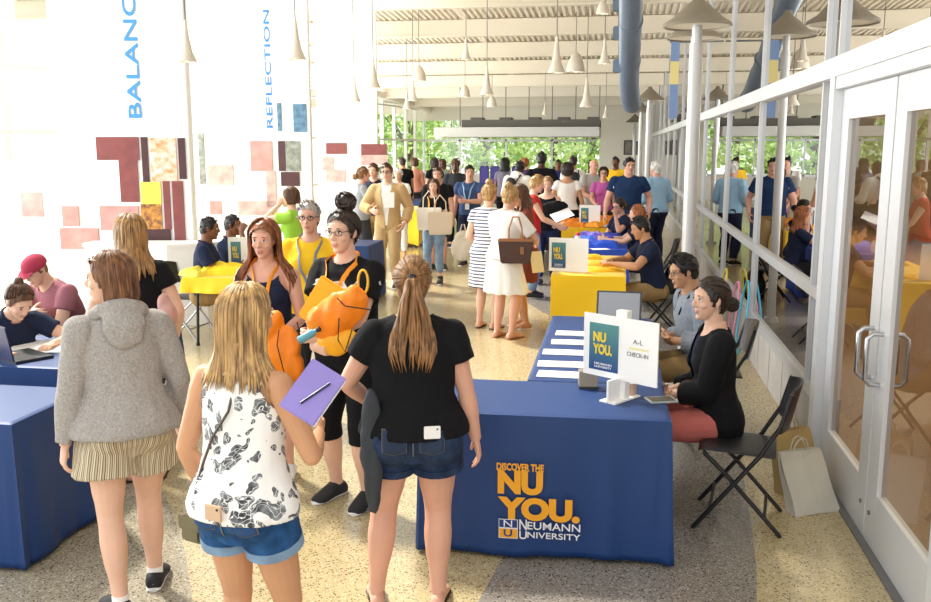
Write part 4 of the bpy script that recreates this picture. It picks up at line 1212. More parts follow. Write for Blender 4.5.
folded('yellow bag lying flat at the front of the yellow table', 'bag', -.12, 9.85, TZ, .3, (.42,.26,.035), '#f2b705', seed=2)
folded('golden yellow folder stack by the young man\'s hands', 'bag', -.12, 10.35, TZ, -.2, (.36,.3,.04), '#e9a800', seed=3)
folded('yellow bag at the far end of the yellow table', 'bag', -.35, 10.95, TZ, .1, (.4,.26,.05), '#f7c61b', seed=4)
for i, (dx, dy, col, lab, s) in enumerate([(-.1,12.3,'#1b4fd0','royal blue cloth bag at the front of the blue table',(.5,.4,.10)),(.0,12.75,'#5a4bc4','purple cloth bag lying in the middle of the blue table',(.4,.3,.12)),(-.3,12.8,'#2f66d8','bright blue cloth bag left of the purple one',(.4,.36,.10)),(-.25,13.4,'#7a6cd6','lilac folded cloth at the far end of the blue table',(.4,.3,.11)),(.02,13.4,'#1d3fa8','dark blue folded cloth at the far right of the blue table',(.3,.3,.1))]):
    folded(lab, 'bag', dx-.1, dy, TZ, i*.7, s, col, seed=10+i)
cols = ['#f08a12', '#f39b1d', '#e97c0c', '#f5b01e', '#ee8b1b']
pos = ['nearest left', 'nearest right', 'second row left', 'second row right', 'middle', 'third row left', 'third row right', 'far left', 'far right', 'farthest']
for i in range(10):
    folded('orange drawstring bag on the far yellow table, %s of the heap' % pos[i], 'bag', -.72+.4*(i%2)+.07*(i//4), 15.4+.4*(i//2), TZ+.012*(i%3), i*1.1, (.42,.34,.09), cols[i%5], seed=20+i, name='drawstring_bag')
folded('white and purple flyers fanned at the front of the far yellow table', 'flyers', -.2, 15.35, TZ+.02, .2, (.34,.2,.03), '#cfc8e6', 'flyer_stack', seed=40)
folded('yellow cloth bag heaped on the left yellow table', 'bag', tl3.location.x+.0, tl3.location.y, .747, .2, (.62,.4,.12), '#f6d21c', seed=41)
folded('pale yellow shirt beside it on the left yellow table', 'shirt', tl3.location.x-.3, tl3.location.y-.12, .747, 1.2, (.4,.3,.09), '#f3e04a', 'folded_shirt', seed=42)
# red and white bottle on the blue table
o = thing('bottle', 'white bottle with a red cap standing on the table beyond the white board', 'bottle', (-.50, 12.15, TZ)); g = MB(); g.tube([(0,0,0),(0,0,.13),(0,0,.155),(0,0,.165)], 0, 14, rr=[.045,.045,.03,.02]); g.build('body', PAPER, o, True); g = MB(); g.cyl((0,0,.16),(0,0,.20),.03,.026,14); g.build('cap', mat('red_cap', '#e0373a', .4), o, True)

# ------------------------------------------------------------------ chairs
chair('black folding chair of the woman in the black cardigan', .71, 5.04, R(80))
x, y = XY(702, 6.55); chair('dark folding chair holding the man in the grey shirt', x+.05, y+.0, R(90))
x, y = XY(650, 9.9); chair('black folding chair under the young man in navy and khaki', x+.1, y, R(90))
x, y = XY(655, 12.6); chair('black folding chair of the curly haired woman', x, y, R(90))
x, y = XY(190, 9.9); chair('folding chair with pale legs at the left yellow table', x, y, R(-95), frame=mat('light_metal', '#aeb0b3', .3, metal=.6))
# chairs left
x, y = XY(62, 7.3); chair('folding chair below the person in the maroon cap', x+.12, y-.12, R(115))
x, y = XY(4, 6.05); chair('folding chair of the woman writing at the left table', x-.15, y+.4, R(200))
# ------------------------------------------------------------------ paper bags on the floor by the door
def carrier(label, x, y, rz, col, lean, w=.30, h=.34, d=.10):
    t = thing('paper_bag', label, 'bag', (x, y, 0), rz); m_ = mat('bag'+col, col, .6, var=.06, vscale=9)
    def rowat(z, k):
        q = z/h; a = d/2*(1-.75*q)+.0; return [(-w/2*(1-.06*q),-a+lean*q,z),(0,-a-.012*q+lean*q,z+.004),(w/2*(1-.06*q),-a+lean*q,z),(w/2*(1-.1*q)-.0,lean*q,z-.012*q),(w/2*(1-.06*q),a+lean*q,z),(0,a+.01*q+lean*q,z),(-w/2*(1-.06*q),a+lean*q,z),(-w/2*(1-.1*q),lean*q,z-.012*q)]
    K = 7; vs = []; fs = []
    for k in range(K+1): vs += [(p[0]+.01*MN.noise(V(p)*6), p[1]+.014*MN.noise(V(p)*5+V((4,0,0))), p[2]) for p in rowat(h*k/K, k)]
    for k in range(K):
        for i in range(8): j = (i+1)%8; fs.append((k*8+i, k*8+j, k*8+8+j, k*8+8+i))
    fs.append(tuple(range(7,-1,-1)))
    b = MB().add(vs, fs).build('bag_body', m_, t, False, fix=False); sd = b.modifiers.new('t', 'SOLIDIFY'); sd.thickness = .002
    for s_ in (-1, 1):
        g = MB(); g.tube([(u*.055, s_*(d/2*.25)+lean+(.01*s_)*(1-u*u), h-.03+.11*(1-u*u)**.5) for u in (-1,-.85,-.5,0,.5,.85,1)], .004, 6); g.build('bag_handle', m_, t, True)
    return t
carrier('pale grey paper carrier bag leaning over beside the glass door', 1.17, 5.22, R(28), '#c2bcae', .15, .30, .32)
carrier('tan paper carrier bag behind the grey one against the plinth', 1.15, 5.56, R(40), '#b39a66', .08, .32, .36)
# black backpack on the floor by the wall
x, y = XY(671, 12.6); t = thing('backpack', 'black backpack slumped on the floor against the glass wall', 'backpack', (x, y, 0), .3)
g = MB(); g.ell((0,0,.19),(.16,.13,.19)); g.ell((0,-.08,.13),(.12,.08,.11)); g.ell((0,0,.33),(.11,.09,.10)); g.box((-.13,-.1,.0),(.13,.1,.1)); link('bag_body', remesh(g, .014, 4, wrinkle(.012)), mat('black_nylon', '#141418', .5), t)
g = MB(); g.tube([(-.03,0,.40),(-.03,0,.47),(.03,0,.47),(.03,0,.40)], .008, 6); g.build('strap', BLK, t, True)
# coloured hoops leaning at the glass behind the seated woman
for i, (c_, lab, r_) in enumerate((('#48b3d6', 'light blue plastic hoop leaning on the glass wall', .30), ('#e58fb8', 'pink plastic hoop beside the blue one', .27), ('#e9d44a', 'yellow plastic hoop leaning on the glass further back', .28))):
    g = MB(); px = (745, 735, 722)[i]; yy = (9.3, 9.75, 10.6)[i]
    g.tube([(0, math.cos(a)*r_*.8, r_*1.25+math.sin(a)*r_*1.25) for a in [R(15*j) for j in range(25)]], .011, 8, cap=False)
    o = g.build('plastic_hoop', mat('hoop'+c_, c_, .4), None, True); o.location = (WX-.10-.03*i, yy, .012); o.rotation_euler = (0, R(6), 0); tag(o, lab, 'hoop')

# ------------------------------------------------------------------ lamp posts along the glass wall
LAMPM = mat('lamp_shade', '#8f8779', .45, metal=.3); POLEM = mat('grey_pole', '#c2c1bf', .4, metal=.2)
def lamp_post(label, px, D, ztop, r=.062):
    x, y = XY(px, D, 2.0); t = thing('lamp_post', label, 'lamp', (x, y, 0))
    g = MB(); g.cyl((0,0,0),(0,0,ztop-.16), r, n=24); g.build('pole', POLEM, t, True)
    g = MB(); g.cyl((0,0,0),(0,0,.06), r*1.8, r*1.6, 24); g.build('base', POLEM, t, True)
    g = MB(); g.cyl((0,0,ztop-.17),(0,0,ztop+.02), r*.75, n=16); g.build('collar', ALU, t, True)
    g = MB(); prof = [(.04,.26),(.06,.21),(.10,.18),(.16,.12),(.24,.05),(.315,.0),(.32,-.025)]
    sh = [(r_, z_) for r_, z_ in prof]; rings = [(V((0,0,ztop+.02+z_)), V((1,0,0)), V((0,1,0)), r_, r_) for r_, z_ in sh]+[(V((0,0,ztop+.02+z_-.006)), V((1,0,0)), V((0,1,0)), r_-.008, r_-.008) for r_, z_ in reversed(sh[1:])]
    g.loft(rings, 36, cap=False); g.build('lamp_shade', LAMPM, t, True)
    g = MB(); g.loft([(V((0,0,ztop+.005)), V((1,0,0)), V((0,1,0)), .30, .30), (V((0,0,ztop+.012)), V((1,0,0)), V((0,1,0)), .30, .30)], 36); g.build('diffuser', mat('lamp_diffuser', '#e9e3d2', .5), t, True)
    return t
lamp_post('tall grey lamp post with a broad conical shade, nearest to the camera', 692, 8.85, ZAT(26, 8.85), .064)
lamp_post('second lamp post with a conical shade, beside the curved duct', 648, 20, ZAT(100, 20))
lamp_post('third lamp post, behind the second', 640, 27, ZAT(112, 27)); lamp_post('farthest lamp post at the right', 634, 33, ZAT(122, 33))
x, y = XY(690, 10.6); 
lamp_post('lamp post whose shade shows just behind the nearest one', 689.5, 10.9, ZAT(38, 10.9), .05)

# ------------------------------------------------------------------ pendants
PG = 'cone pendant lamps under the ceiling'
def pendant(px, yt, yb, D, kind, lab):
    a = AT(px, yt, D); b = AT(px, yb, D); t = thing('pendant_lamp', lab, 'lamp', (a.x, a.y, b.z), 0, PG); h = a.z-b.z
    m_ = mat('pendant_white', '#d9d1c2', .45)
    g = MB(); g.cyl((0,0,h), (0,0,(zc(a.y) if a.x > -3.4 or a.y > 17.3 else 6.15)-b.z), .008, n=6); g.build('rod', ALUD, t, True)
    r = h*(.24 if kind == 'cone' else .46)
    g = MB()
    pr = [(.12*r, h), (.35*r, h*.55), (.6*r, h*.25), (r, .03*h), (r, 0)] if kind == 'cone' else [(.12*r, h), (.5*r, h*.85), (.85*r, h*.5), (r, h*.15), (r, 0)]
    rings = [(V((0,0,z_)), V((1,0,0)), V((0,1,0)), r_, r_) for r_, z_ in pr]+[(V((0,0,z_)), V((1,0,0)), V((0,1,0)), r_*.93, r_*.93) for r_, z_ in reversed(pr)]
    g.loft(rings, 20, cap=False); g.build('lamp_shade', m_, t, True)
    if kind == 'cone': g = MB(); g.cyl((0,0,h*.45),(0,0,h), r*.40, r*.1, 12); g.build('upper_cone', mat('pendant_tan', '#8f7c5e', .5), t, True)
    g = MB(); g.ell((0,0,h*.12), (r*.5,r*.5,h*.12)); g.build('bulb', mat('bulb', '#fff3d8', .4, emit=2.0), t, True)
for px, yt, yb, D, k_, lab in [(557,36,73,14,'cone','large cone pendant left of the duct, near the centre top'),(605,38,64,16,'cone','cone pendant just left of the grey duct'),(466,38,60,18,'cone','cone pendant above the man in blue'),(487,66,95,17,'cone','cone pendant right of centre left, hanging lower'),(413,80,101,20,'cone','cone pendant over the left windows'),(407,90,109,22,'cone','small cone pendant beside the left windows'),(587,78,107,19,'cone','cone pendant midway along the hall'),(545,102,115,28,'cone','tiny cone pendant in front of the canopy, left'),(606,104,118,28,'cone','tiny cone pendant in front of the canopy, right'),(419,65,81,20,'dome','dome pendant at the left of the ceiling'),(465,85,97,24,'dome','dome pendant below the left beams'),(492,96,107,27,'dome','small dome pendant nearest the canopy'),(576,52,72,20,'dome','dome pendant between two cones'),(603,0,14,13,'dome','pendant cut by the top edge'),(373,58,88,15,'cone','cone pendant before the white column'),(354,75,102,17,'cone','cone pendant behind the white panels'),(295,18,60,11.5,'cone','cone pendant beside the tall lettered panel'),(185,20,62,9.5,'cone','cone pendant between the white panels at the left')]:
    pendant(px, yt, yb, D, k_, lab)
# ------------------------------------------------------------------ duct
t = thing('duct', 'blue-grey round ventilation duct dropping from the ceiling', 'duct')
DM = mat('duct_grey', '#76859a', .4, metal=.3); g = MB()
pts = [AT(632,-70,13.5), AT(631,0,15), AT(630,45,16.4), AT(629,70,17.2), AT(629,84,17.8), AT(630,96,18.1), AT(632,104,18.6)]
g.tube(pts, .19, 20); g.build('pipe', DM, t, True)
for i, p in enumerate((AT(631,20,15.6), AT(629.5,60,16.9))):
    g = MB(); g.tube([p, p+(pts[3]-pts[1]).normalized()*.06], .205, 20); g.build('flange', DM, t, True)
for i, (y0_, lab) in enumerate(((4, 'upper blue-grey box on the ceiling beside the duct'), (33, 'middle blue-grey box beside the duct'), (66, 'lower blue-grey box beside the duct'))):
    a = AT(613, y0_-7, 17); b = AT(624, y0_+6, 17); o = MB().box((a.x,a.y,b.z),(b.x,a.y+.3,a.z)).build('speaker_box', DM, bevel=.02); tag(o, lab, 'box')
    g = MB(); g.cyl(((a.x+b.x)/2,a.y+.15,a.z),((a.x+b.x)/2,a.y+.15,zc(a.y)),.012,n=6); o2 = g.build('bracket', ALUD); o2.parent = o
# hanging banner near the first lamp post and the picture frames on the far wall
t = thing('hanging_banner', 'narrow yellow and blue banner hanging near the glass wall', 'banner'); a = AT(671.5, 42, 12.5); b = AT(676.5, 126, 12.5)
n = 20; vs = []; fs = []
MB().box((a.x,a.y,b.z+.25),(b.x,a.y+.02,a.z)).build('cloth', mat('banner_yellow', '#ddd08d', .7), t)
MB().box((a.x-.002,a.y-.003,b.z+.1),(b.x+.002,a.y+.023,b.z+.55)).build('emblem_band', mat('banner_blue', '#7690bd', .7), t)
MB().box((a.x-.002,a.y-.003,a.z-.25),(b.x+.002,a.y+.023,a.z)).build('emblem_band', mat('banner_blue', '#7690bd', .7), t)
g = MB(); g.cyl((a.x-.02,a.y+.01,a.z),(WX,a.y+.01,a.z),.012,n=8); g.build('rod', ALUD, t, True)
for i, (x0, y0, x1, y1, lab) in enumerate(((624,140,633,155,'framed dark picture on the far wall, left'),(634,141,638,155,'narrow framed picture on the far wall'),(652,140,658,162,'tall framed picture at the corner of the far wall'))):
    a = AT(x0, y0, 36.5); b = AT(x1, y1, 36.5); s_ = (FY-.03)/a.y
    t = thing('picture_frame', lab, 'picture', (a.x*s_, FY-.06, b.z)); w_ = (b.x-a.x); h_ = a.z-b.z
    MB().box((0,0,0),(w_,.04,h_)).build('frame', mat('dark_frame', '#3a3633', .5), t); MB().box((.05,-.004,.05),(w_-.05,0,h_-.05)).build('print', mat('faded_print', '#8a8279', .6, var=.5, vscale=3), t)

# ------------------------------------------------------------------ exhibition towers at the left
EXW = mat('exhibit_white', '#f6f6f4', .5)
MAR = mat('exhibit_maroon', '#874240', .4, var=.25, vscale=7); MARL = mat('exhibit_rose', '#c6948c', .45, var=.25, vscale=6); MARD = mat('exhibit_plum', '#4a2426', .35, var=.3, vscale=8)
PHO = mat('photo_orange', '#e0742f', .4, var=1, vcol='#f4e6dc', vscale=14); PHY = mat('photo_yellow', '#e9dc52', .45); PHG = mat('photo_grey', '#9aa094', .5, var=.6, vscale=12); PHP = mat('photo_pink', '#d9b3aa', .5, var=.35, vscale=7); PHB = mat('photo_blue', '#5d87a6', .5, var=.5, vscale=14); PHW = mat('photo_gold', '#c98a35', .4, var=.8, vcol='#4a2426', vscale=18)
def tower(label, px0, px1, ztop, D, tiles, base=True):
    a = XY(px0, D, 1.5); b = XY(px1, D, 1.5); t = thing('exhibition_tower', label, 'display', ((a[0]+b[0])/2, (a[1]+b[1])/2, 0), PSI)
    w_ = (V(b)-V(a)).length
    MB().box((-w_/2,.0,.0 if base else .8),(w_/2,.16,ztop)).build('panel', EXW, t, bevel=.01)
    rt = M.Rotation(-PSI, 4, 'Z')
    for (x0, y0, x1, y1, m_) in tiles:
        p = rt@(AT(x0, y0, D)-t.location); q = rt@(AT(x1, y1, D)-t.location); zc_ = (p.z+q.z)/2
        MB().box((p.x,-.02,q.z),(q.x,-.001,p.z)).build('photo_panel', m_, t)
    return t
def vtext(t, body, px, py_bottom, D, hpx, lpx, m_):
    p = AT(px, py_bottom, D); w_ = (AT(px, py_bottom-lpx, D).z-p.z); h_ = hpx/F_PX*D
    me = fit_text(body, w_, h_, .01, .003); me.transform(M.Rotation(PI/2, 4, 'X') @ M.Rotation(PI/2, 4, 'Z'))
    o = link('lettering', me, m_, t, False); l = M.Rotation(-PSI, 4, 'Z')@(p-t.location); o.location = (l.x+h_, -.012, l.z)
LET = mat('letter_blue', '#3f8fd0', .5); LET2 = mat('letter_pale_blue', '#7db4dc', .5)
tw = tower('tall white exhibition tower with the vertical word BALANCE and maroon panels', 60, 192, 6.2, 11.0,
  [(96,137,140,160,MAR),(119,160,140,202,MAR),(141,137,150,182,MARD),(150,138,178,181,PHO),(178,138,187,179,MARD),(141,182,162,204,PHY),(141,204,163,229,PHW),(163,181,172,229,MAR),(141,229,172,247,MARD),(172,181,186,240,MAR),(100,206,140,230,MARL),(60,228,100,249,MARL),(62,206,80,226,MARL)])
vtext(tw, 'BALANCE', 129, 118, 11.0, 13, 140, LET)
tw2 = tower('white exhibition tower with the vertical word REFLECTION', 196, 312, 6.2, 14.0,
  [(250,141,273,171,MARL),(266,171,277,207,PHP),(278,141,286,171,MARD),(286,141,301,171,PHG),(281,172,300,186,MARD),(238,201,277,215,PHP),(210,201,222,214,MARL),(198,133,206,184,PHG),(208,165,234,185,PHP),(277,103,282,131,PHB),(293,104,307,132,PHB)])
vtext(tw2, 'REFLECTION', 267, 128, 14.0, 6, 118, mat('letter_mid_blue', '#2f7fc4', .5))
tw3 = tower('farther white exhibition tower with brick red panels near the tan suit', 318, 378, 4.9, 19.5,
  [(326,143,347,154,MAR),(361,144,387,155,MAR),(361,155,388,165,PHP),(322,157,334,170,PHP),(326,170,346,182,PHP)])
a = XY(30, 11.9); t = thing('exhibition_tower', 'low white exhibit wall with rose panels at the far left', 'display', (a[0], a[1], 0), PSI); MB().box((-.8,0,0),(.55,.1,1.9)).build('panel', EXW, t); MB().box((.0,-.02,1.18),(.28,-.001,1.5)).build('photo_panel', MARL, t)
# white column and truss by tower three
t1.rotation_euler.z = R(1.3)
# curved white counter
x, y = XY(160, 10.65); g = MB(); pts = [(-.8,-.1),(-.3,-.25),(.2,-.22),(.6,-.05),(.75,.1),(.75,.25),(.3,.25),(-.3,.25),(-.8,.2)]
t = thing('counter', 'curved white exhibit counter behind the seated youths', 'counter', (x, y, 0), PSI); g.prism(pts, 0, .93); g.build('base', EXW, t); g = MB(); g.prism([(a*1.03, b*1.06) for a, b in pts], .93, .97); g.build('countertop', EXW, t, bevel=.006)
# purple-backed chairs / display far away
x, y = XY(484, 27); 
for i in range(4):
    o = thing('folding_chair', 'dark purple folding chair leaning in a row near the far windows', 'chair', (x+i*.32, y, .0), 0, 'purple chairs by the far windows')
    MB().box((-.13,0,.9),(.13,.04,1.55)).build('backrest', mat('purple_pad', '#3a2f86', .5), o, bevel=.02)
    g = MB(); g.tube([(-.13,.02,0),(-.13,.02,1.5)], .015, 6); g.tube([(.13,.02,0),(.13,.02,1.5)], .015, 6); g.build('chair_frame', BLK, o, True)
# ------------------------------------------------------------------ cloth materials for the people
def fab(n, c, **k): return mat('fabric_'+n, c, k.pop('rough', .85), bump=k.pop('bump', .12), bscale=k.pop('bscale', 90), sheen=k.pop('sheen', .0), spec=.2, **k)
NAVY = fab('navy', '#1f2740'); BLACK = fab('black', '#131316'); GREYH = mat('fabric_heather', '#a8a29d', .95, spec=.1, var=.28, vscale=110, bump=.2, bscale=60)
WHT = fab('white', '#efece6'); DENIM = mat('denim_dark', '#2d3f5c', .85, spec=.2, var=.45, vscale=16, vcol='#1b2740', bump=.15, bscale=150); DENIM2 = mat('denim_blue', '#28517f', .85, spec=.2, var=.45, vscale=14, vcol='#16365c', bump=.15, bscale=150)
DENL = mat('denim_light', '#7d98b4', .85, var=.3, vscale=12); KHAKI = fab('khaki', '#9a7f55'); TAN = fab('tan_suit', '#c2a475'); ORANGE = mat('orange_nylon', '#f5860f', .45, spec=.4, bump=.2, bscale=14); YEL = fab('yellow', '#f5c32c'); YELB = mat('yellow_nylon', '#fbb013', .5, bump=.2, bscale=12)
LAN = mat('lanyard_orange', '#f59a14', .6); GRN = fab('lime', '#9ccf4a'); BLUET = fab('slate_blue', '#3d5078'); CHAR = fab('charcoal', '#34363b'); LBLUE = fab('light_blue', '#9cc3e0'); RED = fab('red', '#c2322c'); PINK = fab('magenta', '#c060a8'); PURP = fab('purple', '#6a4a8e'); GREYS = mat('fabric_greychambray', '#8b9199', .9, var=.2, vscale=30, bump=.15, bscale=50); MAROON = fab('maroon', '#96606a'); SALM = fab('salmon', '#c06a62'); GREYT = fab('grey_tee', '#8f9296')
SOCK = fab('sock', '#f0eeea'); RUB = mat('white_rubber', '#e8e6e2', .6); SHOE = mat('shoe_black', '#1a1a1d', .7, bump=.2, bscale=120); LEAT = mat('leather_brown', '#4a2c1c', .45, var=.2, vscale=30); LEATT = mat('leather_tan', '#9a6238', .45); BRN = mat('sandal_brown', '#3d2519', .5); WSH = mat('white_leather', '#e6e2da', .5)
GLS = mat('glasses_black', '#15151a', .3)
STRP = stripes('striped_linen', 'A', 7.5, [(0, '#bfae90'), (.22, '#6f6149'), (.36, '#ddd0b8'), (.55, '#8d7d62'), (.67, '#cbbb9e'), (.86, '#64573f')])
STRD = stripes('striped_dress', 'Z', 26, [(0, '#f0eeea'), (.62, '#2b3566')])
def floral(n, L, tc):
    # grey leaf sprays: stretched, domain-warped voronoi cells
    w = n.new('ShaderNodeTexNoise'); w.inputs['Scale'].default_value = 9; L.new(tc.outputs['Object'], w.inputs['Vector'])
    mxv = n.new('ShaderNodeMix'); mxv.data_type = 'RGBA'; mxv.blend_type = 'LINEAR_LIGHT'; mxv.inputs[0].default_value = .12
    L.new(tc.outputs['Object'], mxv.inputs[6]); L.new(w.outputs['Color'], mxv.inputs[7])
    v = n.new('ShaderNodeTexVoronoi'); v.inputs['Scale'].default_value = 15; L.new(mxv.outputs[2], v.inputs['Vector'])
    v2 = n.new('ShaderNodeTexVoronoi'); v2.inputs['Scale'].default_value = 38; v2.feature = 'DISTANCE_TO_EDGE'; L.new(mxv.outputs[2], v2.inputs['Vector'])
    a = n.new('ShaderNodeMath'); a.operation = 'LESS_THAN'; a.inputs[1].default_value = .46; L.new(v.outputs['Distance'], a.inputs[0])
    b = n.new('ShaderNodeMath'); b.operation = 'GREATER_THAN'; b.inputs[1].default_value = .035; L.new(v2.outputs['Distance'], b.inputs[0])
    c = n.new('ShaderNodeMath'); c.operation = 'MULTIPLY'; L.new(a.outputs[0], c.inputs[0]); L.new(b.outputs[0], c.inputs[1])
    t = n.new('ShaderNodeTexNoise'); t.inputs['Scale'].default_value = 30; L.new(tc.outputs['Object'], t.inputs['Vector'])
    r = n.new('ShaderNodeValToRGB'); r.color_ramp.elements[0].position = .35; r.color_ramp.elements[1].position = .7; r.color_ramp.elements[0].color = (*lin('#35363b'), 1); r.color_ramp.elements[1].color = (*lin('#8d8f92'), 1); L.new(t.outputs['Fac'], r.inputs[0])
    m = n.new('ShaderNodeMix'); m.data_type = 'RGBA'; m.inputs[6].default_value = (*lin('#e9e6e2'), 1); L.new(c.outputs[0], m.inputs[0]); L.new(r.outputs[0], m.inputs[7])
    return m.outputs[2]
FLOR = ramp_mat('floral_print', floral, .85)

def blob(name, label, cat, parts, m, vox=.012, wr=.01, sc=9, smooth=3, cat_group=None, parent=None):
    """parts: (world centre, radii, euler)"""
    from mathutils import Euler
    o0 = V(parts[0][0]); g = MB()
    for c, r, e in parts: g.ell(V(c)-o0, r, Euler(tuple(R(a) for a in e)).to_matrix())
    o = link(name, remesh(g, vox, smooth, wrinkle(wr, sc, len(label))), m); o.location = o0
    if label: tag(o, label, cat, cat_group)
    return o
def cord(parent, pts, m, r=.003, name='cord'):
    """world points; becomes a child part"""
    g = MB(); inv = parent.matrix_basis.inverted(); g.tube([inv@V(p) for p in pts], r, 6); return g.build(name, m, parent, True)
SEAT = dict(ph=.50, lf=(-.12,.40,.078), rf=(.12,.40,.078), lk=(-.05,.7,1), rk=(.05,.7,1), lean=6)
def seat(**k): d = dict(SEAT); d.update(k); return d
def polo(m, **k): d = dict(sleeve=.30, collar=True, neck=.075); d.update(k); return ('top', m, d)
def tee(m, **k): d = dict(sleeve=.27, neck=.08); d.update(k); return ('top', m, d)
TR = lambda m, **k: ('shorts', m, dict(dict(leg=.96, e=.014, sf=.016, name='trousers'), **k))
SH = lambda m, **k: ('shorts', m, dict(dict(leg=.22, e=.012, sf=.016), **k))

# ================= foreground
p1 = person('woman in a grey hoodie and striped shorts sunglasses in her hair', 119, 3.92, 1.61, 34, 'f', 1.14, 'fair', 'near',
    dict(lh=(-.27,.02,.82), rh=(.28,.10,.86), lf=(-.10,-.12,.078), rf=(.12,.10,.078), hy=60, hp=3, lean=4, rfy=-25, lfy=10),
    [('shorts', STRP, dict(leg=.25, e=.020, sf=.055, wr=.008, top=.06)), ('top', GREYH, dict(sleeve=.97, e=.022, hem=-.03, neck=.09, sf=.0, wr=.010, flare=.035, name='hoodie')), ('hood', GREYH), ('shoes', SHOE, dict(sock=SOCK)), ('glasses', mat('glasses_pale', '#e8dcc8', .4), dict(up=1))],
    ('long', 'mbrown', dict(L=.14, open=42, wave=.004, e=.017)))
p2 = person('blonde woman in a floral sleeveless top and denim shorts, back to the camera', 240, 3.02, 1.60, -22, 'f', 1.02, 'tan', 'near',
    dict(lh=(-.24,.08,.86), rh=(.16,.27,1.10), re=(.6,-.5,-.8), rc=.5, rn=(-1,0,.3), hy=-14, hp=4, lf=(-.11,0,.078), rf=(.12,.06,.078)),
    [('shorts', DENIM2, dict(leg=.20, e=.010, sf=.014, cuff=DENL, name='denim_shorts')), ('top', FLOR, dict(sleeve=0, e=.016, hem=-.03, neck=.10, ny=-.02, tank=.118, flare=.03, wr=.008, name='tank_top')), ('sandals', BRN)],
    ('long', 'blonde', dict(L=.26, open=40, wave=.003, e=.015)))
p3 = person('woman in a black T-shirt and denim shorts with a long light brown ponytail', 413, 3.86, 1.60, 2, 'f', 1.28, 'pink', 'near',
    dict(lh=(-.20,.22,.95), le=(-1,-.4,-.4), rh=(.30,.05,.80), lf=(-.19,.02,.078), rf=(.11,.0,.078), hp=6, lean=3, rc=.3, shrug=-.01),
    [('shorts', DENIM, dict(leg=.22, e=.016, sf=.014, cuff=DENIM, name='denim_shorts')), ('top', BLACK, dict(sleeve=.24, e=.016, hem=-.01, neck=.09, flare=.02, wr=.007)), ('sandals', BRN)],
    ('pony', 'lbrown', dict(L=.42, spread=.085, tie=(0,-.112,.030))))
p4 = person('young woman with long auburn hair, navy tank top and orange lanyard, facing us', 268, 5.55, 1.63, 172, 'f', 1.0, 'pink', 'near',
    dict(lh=(-.13,.24,.98), rh=(.17,.24,.96), le=(-.6,-.6,-.6), re=(.6,-.6,-.6), lc=.8, rc=.8, ln=(.5,-.4,-.6), rn=(-.5,-.4,-.6), hy=2, hp=6),
    [SH(DENL), ('top', NAVY, dict(sleeve=0, e=.010, hem=-.01, neck=.125, ny=.05, nz=-.02, tank=.10)), ('lanyard', LAN, dict(h=.22, w=.011)), ('shoes', WSH)],
    ('long', 'auburn', dict(L=.36, open=40, wave=.008, e=.018)))
p5 = person('woman with a dark top bun and glasses in a black T-shirt, holding orange bags', 349, 5.15, 1.72, 152, 'f', 1.16, 'fair', 'near',
    dict(lh=(-.02,.34,1.04), rh=(.0,.33,.98), le=(-1,-.3,-.6), re=(1,-.3,-.6), lc=.7, rc=.7, ld=(1,.15,0), rd=(-1,.2,0), ln=(0,-1,0), rn=(0,-1,.2), hy=4, hp=5, lf=(-.12,.03,.078), rf=(.12,0,.078)),
    [('shorts', BLACK, dict(leg=.62, e=.006, sf=.006, name='leggings')), tee(BLACK, e=.018, sleeve=.30, hem=-.04, flare=.02), ('lanyard', LAN, dict(h=.24, w=.013, e=.028)), ('shoes', SHOE), ('glasses', GLS)],
    ('bun', 'dbrown', dict(br=.056, tie=(0,-.045,.128))))
p6 = person('smiling older woman with short grey hair and glasses in a yellow shirt', 312, 6.7, 1.68, 176, 'f', 1.15, 'pink', 'mid',
    dict(lh=(-.22,.16,.92), rh=(.22,.16,.92)), [TR(CHAR), tee(YEL), ('lanyard', mat('lanyard_grey', '#7b87a0', .6), dict(h=.2)), ('glasses', GLS), ('shoes', WSH)], ('short', 'grey', {}))
p7 = person('woman with long straight brown hair in a dark top behind the grey hoodie, facing away', 133, 5.5, 1.66, 20, 'f', 1.05, 'fair', 'mid',
    dict(lh=(-.22,.16,.92), rh=(.24,.12,.90)), [TR(CHAR), tee(BLACK, sleeve=.22), ('sandals', BRN)], ('long', 'dblonde', dict(L=.30)))
# ================= seated at the left
p8 = person('woman with a small bun in a navy polo, bent over writing at left', 0, 0, 1.66, 0, 'f', 1.1, 'fair', 'near',
    seat(lean=32, ph=.50, lh=(-.12,.50,.80), rh=(.24,.52,.80), le=(-1,-.3,-.2), re=(1,-.3,-.2), hp=40, hy=0, rc=.7, ln=(0,0,-1), rn=(0,0,-1)),
    [TR(CHAR), polo(NAVY), ('patch', PAPER, dict(x=-.07, h=.40)), ('patch', mat('gold_badge', '#d9b23a', .6), dict(x=.08, h=.38, size=(.035,.035), name='round_badge')), ('shoes', SHOE)],
    ('bun', 'brown', dict(br=.026, tie=(0,-.07,.10))), pos=(-4.17, 5.50))
p8.root.rotation_euler.z = R(-118)
p9 = person('seated person in a maroon cap and dusty maroon T-shirt, leaning on folded arms', 70, 7.35, 1.70, 150, 'm', 1.05, 'fair', 'mid',
    seat(lean=34, hp=30, hy=8, lh=(.02,.36,.76), rh=(-.02,.40,.80), le=(-1,-.3,-.3), re=(1,-.3,-.3), ld=(1,.2,0), rd=(-1,.2,0), ph=.52), [SH(CHAR, leg=.42), tee(MAROON), ('cap', fab('cap_maroon', '#a83a50')), ('shoes', WSH)], ('crop', 'lbrown', dict(e=.001)))
